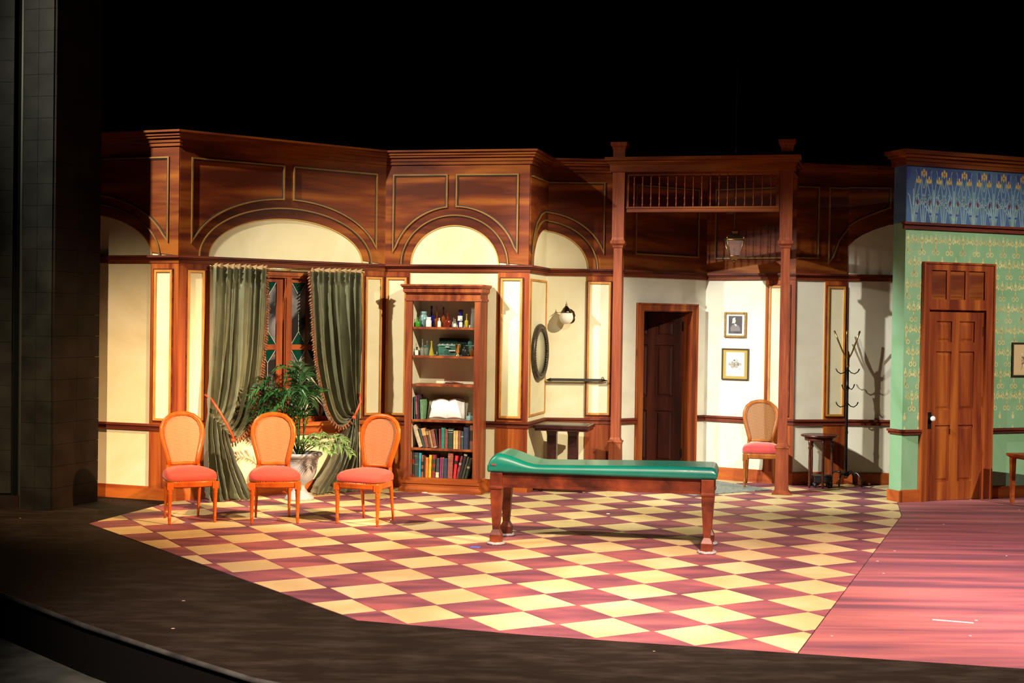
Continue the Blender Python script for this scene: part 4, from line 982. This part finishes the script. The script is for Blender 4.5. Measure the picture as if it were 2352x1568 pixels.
        # lean < 0 tips to the left: rotate about the left foot, so the right foot would sink: lift not needed
TAN, BRN, DGR, NAVY, BLK = (.42, .32, .20), (.17, .06, .04), (.03, .045, .035), (.025, .035, .09), (.015, .015, .02)
rowA = [(248, 58, 570, 868, -100, (.50, .40, .28), 'thick tan-spined book leaning against the case side, fourth row', None),
        (306, 34, 612, 868, -72, (.04, .06, .05), 'dark green book leaning beside the thick tan one', None),
        (342, 52, 605, 868, -66, (.22, .07, .05), 'reddish brown leaning book with a pale orange upper spine', [(.62, .99, (.62, .34, .14))]),
        (396, 26, 622, 870, -55, (.10, .05, .03), 'thin dark brown book leaning behind a two-toned one', [(.7, .9, (.45, .28, .12))]),
        (424, 30, 640, 872, -50, (.40, .22, .10), 'ochre brown book leaning in the upper book row', None),
        (456, 50, 626, 875, -52, (.24, .08, .06), 'russet leaning book with worn pale foot', [(.02, .06, (.5, .4, .32))]),
        (508, 20, 622, 875, -40, BLK, 'thin black book leaning on the upright row', None),
        (530, 26, 620, 878, -8, (.22, .02, .04), 'narrow maroon book left of the green cloth book', None),
        (558, 48, 606, 880, 0, (.03, .20, .15), 'bright sea-green cloth book standing upright', None),
        (608, 44, 625, 882, 0, (.22, .07, .06), 'brick red book between the sea-green and black-green ones', None),
        (656, 68, 616, 884, 0, (.02, .045, .035), 'wide black-green book with pale bands across its spine', [(.90, .93, (.5, .5, .45)), (.80, .82, (.4, .4, .36))]),
        (728, 32, 645, 884, 0, (.62, .42, .16), 'straw yellow book beside the wide black-green one', None),
        (762, 30, 645, 884, 0, (.66, .46, .20), 'second straw yellow book, next to a brick red one', None),
        (796, 34, 645, 886, 0, (.26, .09, .06), 'plain brick red book beside two straw yellow ones', None),
        (834, 32, 652, 888, 0, (.04, .08, .08), 'slim teal-black book with a small pale band', [(.68, .73, (.3, .3, .25))]),
        (870, 64, 596, 888, 0, NAVY, 'tall navy book near the end of the upper book row', None),
        (936, 22, 580, 888, 0, BLK, 'narrow black book beside the tall navy one', None),
        (960, 36, 565, 888, 0, (.04, .03, .03), 'last book of the upper row, black with brown ends', [(0, .35, (.20, .08, .06)), (.78, 1, (.20, .08, .06))])]
row(rowA, SH[4], 'books on the upper book row')
rowB = [(150, 36, 920, 1250, 0, (.05, .035, .03), 'black spine with two red title labels, first in the bottom row', [(.52, .72, (.35, .03, .02)), (.02, .10, (.35, .03, .02))]),
        (190, 58, 928, 1255, 0, (.04, .055, .055), 'wide slate grey book near the start of the bottom row', [(.85, .87, (.2, .18, .1)), (.5, .52, (.2, .18, .1))]),
        (250, 32, 932, 1255, 3, (.03, .34, .50), 'bright cyan book in the bottom row', None),
        (286, 30, 965, 1262, 2, (.26, .09, .05), 'russet book with black bands beside the cyan one', [(.55, .70, BLK), (.25, .38, BLK)]),
        (318, 22, 978, 1264, 3, (.08, .03, .02), 'thin dark brown book leaning on the orange one', None),
        (344, 40, 1002, 1268, 2, (.80, .22, .03), 'bright orange book in the bottom row', None),
        (388, 38, 966, 1268, 8, (.80, .46, .03), 'golden yellow book beside the orange one', None),
        (432, 48, 962, 1268, 10, (.24, .03, .03), 'crimson book with dark labels beside the yellow one', [(.6, .8, (.05, .05, .03)), (.3, .45, (.05, .05, .03))]),
        (490, 42, 1012, 1270, 8, (.05, .07, .08), 'short slate book with a cream label at its foot', [(.02, .28, (.75, .66, .42))]),
        (540, 30, 1000, 1272, 8, (.30, .02, .17), 'magenta book in the bottom row', None),
        (574, 14, 1000, 1272, 8, (.30, .14, .08), 'very thin tan book beside the magenta one', None),
        (594, 54, 1012, 1275, 2, (.03, .05, .11), 'navy blue book in the middle of the bottom row', None),
        (652, 72, 952, 1285, 6, (.30, .08, .06), 'largest book of the bottom row, brick red and wide', [(.86, .88, (.4, .2, .14)), (.60, .61, (.4, .2, .14))]),
        (732, 38, 975, 1280, 26, (.62, .02, .04), 'bright red book with a black label, tilting', [(.64, .78, BLK)]),
        (773, 31, 980, 1283, 62, (.16, .03, .04), 'maroon and grey book tilting in the bottom row', [(.6, .7, (.3, .25, .25)), (.3, .5, (.30, .04, .06))]),
        (806, 40, 955, 1286, 80, BLK, 'thick black book tilting in the bottom row', [(.93, .99, (.3, .3, .28))]),
        (849, 29, 990, 1286, 79, (.05, .05, .025), 'olive black book tilting near the row end', None),
        (888, 34, 1008, 1286, 72, (.02, .03, .025), 'last tilting book of the bottom row, greenish black', [(.5, .6, (.25, .22, .15))])]
row(rowB, SH[5], 'books on the bottom row')
rowC = [(176, 18, 180, 480, -8, (.01, .10, .07), 'tall thin dark green book on the shelf with the open volume', None),
        (206, 24, 165, 482, -18, (.16, .02, .06), 'plum leaning book with a grey red spine, beside the open volume', [(.2, .75, (.30, .08, .10))]),
        (234, 20, 160, 482, -18, (.04, .015, .03), 'thin blackish purple book standing behind the pale green one', None),
        (266, 42, 222, 484, -14, (.12, .25, .13), 'pale green cloth book leaning beside the open volume', None)]
row(rowC, SH[3], 'books beside the open volume')
# open book leaning at the back of its shelf
ob = empty('open_book', BM @ Matrix.Translation((IN0 + (600 - 148) * k, .10, SH[3] + .001)) @ Matrix.Rotation(-R(22), 4, 'X'), 'large open book with blank white pages propped up on the shelf', 'book')
def leafblock(sg, w0, hh, cv, y0, x_off=0, top=0):
    fr = []; n = 12
    for i in range(n + 1):
        t_ = i / n; x = sg * (w0 * t_ + x_off); yv = -cv * math.sin(PI * min(1, t_ * 1.15)) - .004
        fr.append((x, yv + y0))
    return fr
pg = MB()
for sg in (-1, 1):
    fr = leafblock(sg, .205, .23, .026, 0); vs = []
    for x, y in fr: sk = .03 * abs(x) / .205 * sg; vs += [(x - 0, y, .012 + .014 * math.sin(PI * abs(x) / .205)), (x * .86, y + .002, .225 + .008 * math.sin(PI * abs(x) / .205)), (x * .86, .004, .225), (x, .004, .012)]
    n = len(fr); fs = []
    for i in range(n - 1):
        for q in range(4): fs.append((i * 4 + q, i * 4 + (q + 1) % 4, (i + 1) * 4 + (q + 1) % 4, (i + 1) * 4 + q))
    fs += [(0, 1, 2, 3), tuple((n - 1) * 4 + q for q in (3, 2, 1, 0))]
    pg.add(vs, fs, 0, True)
pg.build('pages', plain('white_pages', (.85, .86, .87), .8), ob)
MB().box(-.218, .218, .006, .012, .0, .262).build('cover', plain('grey_board', (.20, .18, .13), .8), ob)

# bottles
def glassm(name, col, rough=.06, tr=.7): return plain(name, col, rough, trans=tr)
g_clear = glassm('clear_glass', (.80, .88, .86), .05, .9); g_green = glassm('green_liquid', (.05, .35, .02), .1, .3); g_aqua = glassm('aqua_glass', (.35, .62, .72), .1, .5)
g_cobalt = glassm('cobalt_glass', (.02, .02, .30), .06, .4); g_amber = glassm('amber_glass', (.26, .06, .01), .08, .35); g_red = glassm('red_brown_liquid', (.18, .02, .008), .1, .2)
g_yel = glassm('yellow_oil', (.50, .42, .06), .1, .3); g_teal = glassm('teal_glass', (.10, .28, .25), .06, .5)
g_black = plain('black_stopper', (.01, .01, .012), .3); whitecer = plain('white_ceramic', (.80, .79, .74), .3); lab_m = plain('bottle_label', (.78, .76, .70), .8)
k3 = .000771     # metres per pixel of the shelf close-up
def bottle(x0, x1, h, y, z, mat, label, shape='round', neck=None, stop=None, lab=None, name='bottle', group='bottles in the bookcase', neckr=.32):
    r_ = (x1 - x0) * k3 / 2; cx = IN0 + ((x0 + x1) / 2 - 165) * k3; H_ = h * k3; nk = (neck or .3) * H_; sh_ = H_ - nk
    root_m = BM @ Matrix.Translation((cx, y, z + .0006)); rn = r_ * neckr
    if shape == 'cone': prof = [(r_, 0), (r_ * 1.02, .004), (rn, sh_), (rn, H_ - .006), (rn * 1.25, H_ - .004), (rn * 1.25, H_)]
    elif shape == 'jar': prof = [(r_ * .95, 0), (r_, .006), (r_, sh_ * .9), (r_ * .8, sh_), (r_ * .72, sh_ + nk * .3), (r_ * .8, sh_ + nk * .35), (r_ * .8, H_)]
    else: prof = [(r_ * .94, 0), (r_, .005), (r_, sh_ * .80), (r_ * .85, sh_ * .93), (rn, sh_ * 1.02), (rn, H_ - .008), (rn * 1.35, H_ - .006), (rn * 1.35, H_)]
    o = MB().lathe(prof, 18).build(name, mat); o.matrix_world = root_m; tag(o, label, name, group)
    if stop: MB().lathe([(rn * .9, H_ - .002), (rn * 1.3, H_ + .004), (rn * 1.5, H_ + .014), (rn * 1.0, H_ + .022), (1e-4, H_ + .024)], 12).build('stopper', stop, o)
    if lab:
        a, b_ = lab; mb = MB(); pts = [(r_ * 1.03 * math.cos(q), r_ * 1.03 * math.sin(q)) for q in [-PI / 2 - 1.0 + 2.0 * i / 10 for i in range(11)]]; n = len(pts)
        mb.add([(x, y_, sh_ * a) for x, y_ in pts] + [(x, y_, sh_ * b_) for x, y_ in pts], [(i, i + 1, i + 1 + n, i + n) for i in range(n - 1)]); mb.build('bottle_label', lab_m, o)
    return o
z = SH[0]
bottle(182, 250, 130, .05, z, g_green, 'round flask half full of bright green liquid on the top shelf', neck=.42, neckr=.3)
bottle(212, 325, 215, .13, z, g_aqua, 'large pale aqua glass jar at the start of the top shelf', 'jar', neck=.25)
bottle(320, 400, 265, .19, z, g_cobalt, 'tall dark blue bottle behind the square white jar', neck=.40, stop=g_black)
bottle(340, 416, 135, .05, z, whitecer, 'white jar with short neck on the top shelf', 'jar', neck=.28, name='jar')
bottle(430, 505, 290, .12, z, g_amber, 'amber flask with a long thin clear neck', neck=.58, neckr=.12)
bottle(512, 572, 250, .17, z, g_amber, 'amber bottle with black stopper standing behind a white one', neck=.40, stop=g_black)
bottle(511, 556, 125, .04, z, whitecer, 'small narrow white bottle in front of the black stoppered one', neck=.3)
bottle(582, 694, 195, .08, z, g_red, 'wide squat bottle of red-brown liquid with thin neck', neck=.45, neckr=.2)
bottle(700, 742, 130, .09, z, g_clear, 'small clear bottle beside the squat red-brown one', neck=.35)
bottle(742, 788, 112, .03, z, g_clear, 'little clear bottle in front of the cobalt one', neck=.35, lab=(.1, .7))
bottle(766, 852, 215, .13, z, g_cobalt, 'cobalt blue bottle with white label and black cap', neck=.22, neckr=.55, stop=g_black, lab=(.55, .95))
bottle(824, 874, 118, .03, z, g_clear, 'small clear bottle with a white label beside the cobalt one', neck=.35, lab=(.1, .95))
bottle(886, 946, 185, .07, z, g_yel, 'bottle holding yellow oil on the top shelf', neck=.45)
bottle(962, 1040, 275, .10, z, g_clear, 'tall clear jar at the end of the top shelf', 'jar', neck=.3)
z = SH[1]
bottle(188, 246, 115, .04, z, g_black, 'small black bottle with square white label on the second shelf', neck=.35, lab=(.05, .95))
bottle(250, 312, 225, .075, z, g_clear, 'tall clear glass bottle leaning light near the case side', neck=.5, neckr=.2)
bottle(316, 376, 200, .08, z, g_clear, 'clear bottle behind the yellow conical flask', neck=.45, neckr=.2)
bottle(388, 462, 200, .045, z, g_yel, 'conical flask with yellow liquid on the second shelf', 'cone', neck=.40, neckr=.28, name='flask')
# enamel balance with pans on the second shelf
def bx3(name, x0, x1, y0, y1, z0, z1, mat, parent, bev=.004):
    a = IN0 + (x0 - 165) * k3; b_ = IN0 + (x1 - 165) * k3
    return MB().box(a, b_, y0, y1, z + z0, z + z1).build(name, mat, parent, bevel=bev)
teal_e = plain('teal_enamel', (.045, .14, .115), .28, noise_amt=.3, scale=20, coat=.3)
bal = empty('laboratory_box', BM, 'teal enamelled instrument box with silver handles on the second shelf', 'instrument')
bx3('base', 280, 1020, .115, .24, .0008, .010, teal_e, bal); bx3('body', 478, 762, .115, .21, .010, .118, teal_e, bal, .008); bx3('lid', 488, 900, .15, .255, .118, .19, plain('dark_green_enamel', (.006, .02, .015), .3), bal, .01)
bx3('pillar', 285, 330, .12, .20, .010, .105, teal_e, bal); bx3('pillar', 930, 975, .12, .20, .010, .105, teal_e, bal); bx3('arm', 880, 1030, .13, .19, .105, .118, teal_e, bal)
for x0, x1, zz in ((600, 665, .085), (655, 755, .045)): bx3('handle', x0, x1, .095, .115, zz, zz + .012, steel, bal)
MB().tube([(IN0 + (q - 165) * k3, .09, z + .122 + .003 * math.sin(q * .1)) for q in range(500, 770, 20)], .003, 6).build('beam_rod', steel, bal)
o = MB().lathe([(.030, 0), (.032, .006), (.016, .014), (.018, .026), (.026, .034), (.030, .10), (.035, .125), (.035, .128), (.030, .125), (.024, .05), (1e-4, .045)], 20).build('mortar', brass); o.matrix_world = BM @ Matrix.Translation((IN0 + (808 - 165) * k3, .035, z + .0006)); tag(o, 'shiny brass mortar on the second shelf', 'mortar')
bottle(865, 935, 150, .035, z, g_black, 'round black bottle beside the brass mortar', neck=.3)
bottle(905, 975, 75, .16, z + .1185, g_teal, 'small round glass vessel standing on the arm of the teal instrument box', neck=.3, neckr=.7)
bottle(985, 1035, 140, .04, z, g_amber, 'small amber bottle at the end of the second shelf', neck=.35)
z = SH[2]
o = MB().tube([(0, 0, .012), (.03, 0, .016), (.07, 0, .018), (.11, -.005, .016), (.15, 0, .013), (.20, 0, .010)], [.004, .010, .014, .012, .008, .004], 10).build('instrument_handle', plain('brown_bakelite', (.10, .025, .015), .3))
o.name = 'dental_tool'; o.matrix_world = BM @ Matrix.Translation((IN0 + (615 - 165) * k3, .06, z + .002)); tag(o, 'brown handled tool with metal ends lying on the middle shelf', 'tool')
for x in (0, .20): MB().ball((x, 0, .011), .010, 10).build('metal_end', steel, o)
z = SH[3]
bottle(1010 - 70, 1030, 110, .05, z, g_aqua, 'small square-shouldered clear bottle beside the open book', neck=.38)

# ------------------------------------------------------------------ alcove: wall lamp, mirror, wall bar, console
lamp = empty('wall_lamp', (.60, 15.07, 1.885), 'wall lamp with white glass globe and dark metal crown above the bar', 'lamp')
MB().ball((0, 0, 0), .078, 24).build('globe', plain('opal_glass', (.86, .84, .78), .12), lamp)
bronze = plain('dark_bronze', (.10, .075, .045), .28, 1.0)
MB().lathe([(.062, .048), (.066, .055), (.050, .075), (.040, .095), (.022, .115), (.010, .13), (.012, .14), (.004, .155), (1e-4, .18)], 20).build('crown', bronze, lamp)
mb = MB(); mb.tube([(.01, 0, .09), (.05, .02, .085), (.08, .05, .06), (.092, .09, .02), (.075, .12, -.02), (.05, .14, -.03)], [.008, .010, .013, .014, .012, .010], 8); mb.lathe([(.045, 0), (.045, .012), (.03, .018)], 18, M=Matrix.Translation((.06, .16, -.02)) @ Matrix.Rotation(R(90), 4, 'X')); mb.build('arm', bronze, lamp)
# small cable loop
MB().tube([(-.16, .12, .02), (-.12, .10, .05), (-.07, .08, .055), (-.02, .04, .06)], .003, 5).build('wire', bronze, lamp)

mir = empty('oval_mirror', WC.M @ Matrix.Translation((.435, -.030, 1.495)), 'round dark carved mirror frame on the narrow alcove side wall', 'mirror')
carv = plain('dark_carved_wood', (.045, .032, .022), .4, noise_amt=.5, scale=30)
mb = MB(); n = 64; mb.tube([(.295 * math.cos(2 * PI * i / n), 0, .285 * math.sin(2 * PI * i / n)) for i in range(n + 1)], .030, 10, flat=1.0)
for i in range(56):
    a = 2 * PI * i / 56
    mb.ball((.258 * math.cos(a), -.014, .248 * math.sin(a)), .011, 6)
mb.build('frame', carv, mir)
silv = plain('mirror_glass_with_reflection', (.60, .60, .46), .35, .35)  # greenish cream reflection put into the base colour of the glass
MB().lathe([(1e-4, -.002), (.27, -.002), (.27, .004), (1e-4, .004)], 48, sy=.97, M=Matrix.Translation((0, .006, 0)) @ Matrix.Rotation(R(90), 4, 'X')).build('glass', silv, mir)

bar = empty('towel_bar', WD.M @ Matrix.Translation((.03, -.075, 1.188)), 'dark metal bar fixed level across the alcove wall', 'bar')
MB().box(.03, .60, -.012, .012, -.016, .014).build('rail', plain('dark_grey_metal', (.07, .07, .06), .35, .8), bar)
mb = MB()
for x, s_ in ((.03, -1), (.60, 1)): mb.hexa([(x, -.014, -.018), (x, .014, -.018), (x, .014, .018), (x, -.014, .018)], [(x + s_ * .05, -.003, -.012), (x + s_ * .05, .003, -.012), (x + s_ * .05, .003, -.002), (x + s_ * .05, -.003, -.002)])
mb.tube([(.60, 0, .02), (.615, 0, .035), (.635, 0, .0), (.665, 0, -.004)], .006, 6); mb.build('bracket_end', bronze, bar)
for x in (.05, .58): MB().box(x - .012, x + .012, .012, .075, -.012, .010).build('bracket', bronze, bar)

con = empty('console_table', TR(.570, 14.66, .0045, R(-12)), 'dark lacquered pedestal table with two column legs below the wall bar', 'table')
mb = MB(); mb.box(-.285, .315, -.25, .22, .685, .725); mb.box(-.27, .30, -.235, .205, .66, .685); mb.build('table_top', wood_dark, con, bevel=.004)
MB().box(-.25, .28, -.215, .185, .7255, .728).build('top_inlay', plain('worn_dark_inlay', (.06, .045, .03), .35, noise_amt=.4, scale=10), con)
for x in (-.12, .11):
    MB().sqlathe([(.055, .09), (.052, .60), (.058, .64), (.058, .66)], c=(x, 0)).build('leg', wood_dark, con, bevel=.012)
MB().box(-.24, .24, -.13, .13, 0, .09).build('base', wood_dark, con, bevel=.006)

# ------------------------------------------------------------------ hall: pictures, coat rack, stands
def framed(name, W, x0, x1, z0, z1, fw, mf, mmat, inner, label, art, depth=.022):
    root = empty(name, W.M @ Matrix.Translation(((x0 + x1) / 2, -.0005, (z0 + z1) / 2)), label, 'picture'); hw, hz = (x1 - x0) / 2, (z1 - z0) / 2
    mb = MB(); mb.box(-hw, -hw + fw, -depth, 0, -hz, hz); mb.box(hw - fw, hw, -depth, 0, -hz, hz); mb.box(-hw + fw, hw - fw, -depth, 0, hz - fw, hz); mb.box(-hw + fw, hw - fw, -depth, 0, -hz, -hz + fw)
    mb.build('frame', mf, root, bevel=.003)
    MB().box(-hw + fw, hw - fw, -depth * .5, 0, -hz + fw, hz - fw).build('mount', mmat, root)
    ix, iz, im = inner; MB().box(-ix, ix, -depth * .56, -depth * .5, -iz, iz).build('print', im, root)
    mb = MB(); mats = art(mb, -depth * .56); mb.build('print_figure', mats, root)
    return root
gilt = plain('gilt_frame', (.30, .19, .06), .35, .6, noise_amt=.3, scale=60)
def art_portrait(mb, y):
    def P(pts, mi, d): mb.prism(pts, y - d, y, mi)
    P([(-.058, -.075), (.062, -.075), (.060, -.04), (.040, -.010), (.012, .006), (-.012, .008), (-.040, -.006), (-.058, -.035)], 0, .0008)
    P([(-.020 + .020 * math.cos(a) + .005, .045 + .030 * math.sin(a)) for a in [2 * PI * k / 14 for k in range(14)]], 1, .0018)
    P([(-.036, .045), (-.034, .072), (-.012, .086), (.006, .080), (-.012, .070), (-.022, .045), (-.030, .018), (-.040, .012)], 2, .0022)
    P([(-.014, .010), (.014, .006), (.010, -.018), (.0, -.012)], 2, .0014)
    return [plain('print_coat_grey', (.16, .15, .17), .6), plain('print_face_grey', (.50, .48, .48), .6), plain('print_hair_pale', (.60, .60, .62), .6)]
framed('framed_portrait', WF, .243, .517, 1.682, 1.98, .026, gilt, plain('white_mount', (.82, .82, .82), .7), (.084, .104, plain('dark_print', (.055, .05, .065), .4, noise_amt=.5, scale=9)), 'small gilt-framed dark portrait print, the upper of two pictures in the hall', art_portrait)
def art_sketch(mb, y):
    def P(cx, cz, rx, rz, mi, d): mb.prism([(cx + rx * math.cos(a), cz + rz * math.sin(a)) for a in [2 * PI * k / 12 for k in range(12)]], y - d, y, mi)
    for q in ((-.03, -.01, .028, .045, 0), (.015, -.005, .030, .042, 0), (.05, .0, .03, .02, 0), (-.01, .045, .014, .010, 1), (.02, .045, .012, .006, 0), (-.07, .0, .016, .02, 0), (.055, -.055, .02, .005, 0), (-.015, -.055, .03, .006, 2)): P(*q, .0006 + .0003 * q[4])
    return [plain('pencil_grey', (.30, .29, .27), .8, noise_amt=.6, scale=80), plain('pencil_dark', (.10, .10, .10), .8), plain('pencil_light', (.55, .54, .50), .8)]
framed('framed_sketch', WF, .218, .553, 1.185, 1.555, .016, plain('dark_brown_frame', (.05, .03, .015), .4), plain('mustard_mount', (.34, .25, .045), .6), (.112, .140, plain('sketch_paper', (.74, .73, .64), .8)), 'pencil sketch of figures in a mustard mount, the lower of two pictures in the hall', art_sketch)
def art_flower(mb, y):
    rr = random.Random(3)
    for q in range(14): cx, cz = rr.uniform(-.04, .05), rr.uniform(-.09, .06); mb.prism([(cx + rr.uniform(.008, .018) * math.cos(a), cz + .012 * math.sin(a)) for a in [2 * PI * k / 7 for k in range(7)]], y - .0008 - .0002 * (q % 3), y, q % 3)
    mb.ribbon([(-.03, -.11), (0, -.03), (.03, .07)], .006, y - .0005, y, mi=2); return [plain('flower_pink', (.42, .20, .16), .7), plain('flower_white', (.66, .60, .50), .7), plain('stem_brown', (.20, .15, .08), .7)]
framed('framed_flower_print', WJ, 1.415, 1.73, 1.313, 1.684, .018, plain('black_green_frame', (.02, .02, .012), .4), plain('tan_mount', (.50, .38, .20), .7), (.130, .158, plain('tan_paper', (.56, .44, .25), .7)), 'flower print in thin black frame on the green wallpaper', art_flower)

# coat rack
cr = empty('coat_rack', (3.825, 15.40, .0045), 'tall black and brass coat rack with branching hooks in the corner', 'coat rack')
agedb = plain('tarnished_brass', (.42, .31, .12), .28, 1.0)
MB().lathe([(.022, .10), (.024, .13), (.016, .15), (.015, .60), (.019, .61), (.019, .63), (.015, .64), (.015, 1.10), (.018, 1.11), (.020, 1.13), (.016, 1.14), (.016, 1.36)], 14).build('pole', blackmetal, cr)
MB().lathe([(.016, 1.36), (.021, 1.375), (.018, 1.40), (.022, 1.50), (.016, 1.53), (.010, 1.545), (1e-4, 1.555)], 14).build('brass_top', agedb, cr)
for i, a in enumerate((R(170), R(20), R(80), R(250), R(310))):
    c_, s_ = math.cos(a), math.sin(a)
    MB().tube([(.012 * c_, .012 * s_, 1.46), (.05 * c_, .05 * s_, 1.52), (.11 * c_, .11 * s_, 1.66), (.155 * c_, .155 * s_, 1.775)], [.009, .009, .009, .010], 8).build('branch', agedb, cr)
for zc, rot, mt in ((1.30, 0, blackmetal), (1.12, 40, blackmetal), (.92, 10, blackmetal), (1.30, 180, blackmetal), (.92, 190, blackmetal), (1.12, 230, blackmetal)):
    a = R(rot); c_, s_ = math.cos(a), math.sin(a)
    MB().tube([(.012 * c_, .012 * s_, zc + .03), (.04 * c_, .04 * s_, zc), (.08 * c_, .08 * s_, zc - .012), (.115 * c_, .115 * s_, zc + .01), (.135 * c_, .135 * s_, zc + .045)], [.006, .006, .006, .006, .008], 7).build('hook', mt, cr)
for a in (R(235), R(320), R(50), R(145)):
    c_, s_ = math.cos(a), math.sin(a)
    MB().tube([(.012 * c_, .012 * s_, .12), (.06 * c_, .06 * s_, .165), (.14 * c_, .14 * s_, .165), (.19 * c_, .19 * s_, .11), (.20 * c_, .20 * s_, .0125)], [.012, .012, .012, .012, .012], 8).build('foot', blackmetal, cr)
mb = MB(); mb.ball((0, 0, .12), .03, 12); mb.build('hub', agedb, cr)

st = empty('plant_stand', (3.50, 15.33, .0045), 'small round dark wood side table with turned legs beside the coat rack', 'table')
MB().lathe([(.19, .572), (.205, .578), (.207, .590), (.20, .597), (.185, .592), (1e-4, .592)], 32).build('table_top', wood_stand, st)
MB().lathe([(.16, .530), (.165, .535), (.165, .572), (1e-4, .572)], 24).build('apron', wood_stand, st)
for a in (R(215), R(275), R(5), R(110)):
    MB().lathe([(.008, 0), (.014, .02), (.019, .035), (.010, .055), (.017, .07), (.011, .085), (.014, .10), (.016, .30), (.013, .43), (.018, .44), (.022, .455), (.013, .475), (.020, .49), (.020, .55)], 12, c=(.150 * math.cos(a), .150 * math.sin(a))).build('leg', wood_stand, st)
fs_ = empty('footstool', TR(3.525, 15.30, .0045, R(-4)), 'low black footstool on short feet under the small round table', 'footstool')
bk = plain('black_leather', (.012, .009, .009), .45)
MB().box(-.09, .09, -.062, .062, .055, .13).build('box', bk, fs_, bevel=.01)
MB().box(-.10, .10, -.07, .07, .13, .145).build('top', plain('grey_black_top', (.035, .030, .032), .5), fs_, bevel=.004)
for sx in (-.075, .075):
    for sy in (-.048, .048): MB().lathe([(.012, 0), (.016, .02), (.018, .055)], 10, c=(sx, sy)).build('foot', bk, fs_)

# table partly in view on the right, and a scrap of trim by the alcove base
sd = empty('side_table', TR(5.60, 14.05, .0045, R(12)), 'red-brown side table in front of the green wall below the flower print', 'table')
MB().box(-.36, .36, -.22, .22, .50, .525).hexa([(-.33, -.19, .478), (.33, -.19, .478), (.33, .19, .478), (-.33, .19, .478)], [(-.36, -.22, .50), (.36, -.22, .50), (.36, .22, .50), (-.36, .22, .50)]).build('table_top', wood_base, sd)
for sx in (-.31, .31):
    for sy in (-.17, .17): MB().sqlathe([(.016, 0), (.024, .40), (.026, .478)], c=(sx, sy)).build('leg', wood_base, sd)
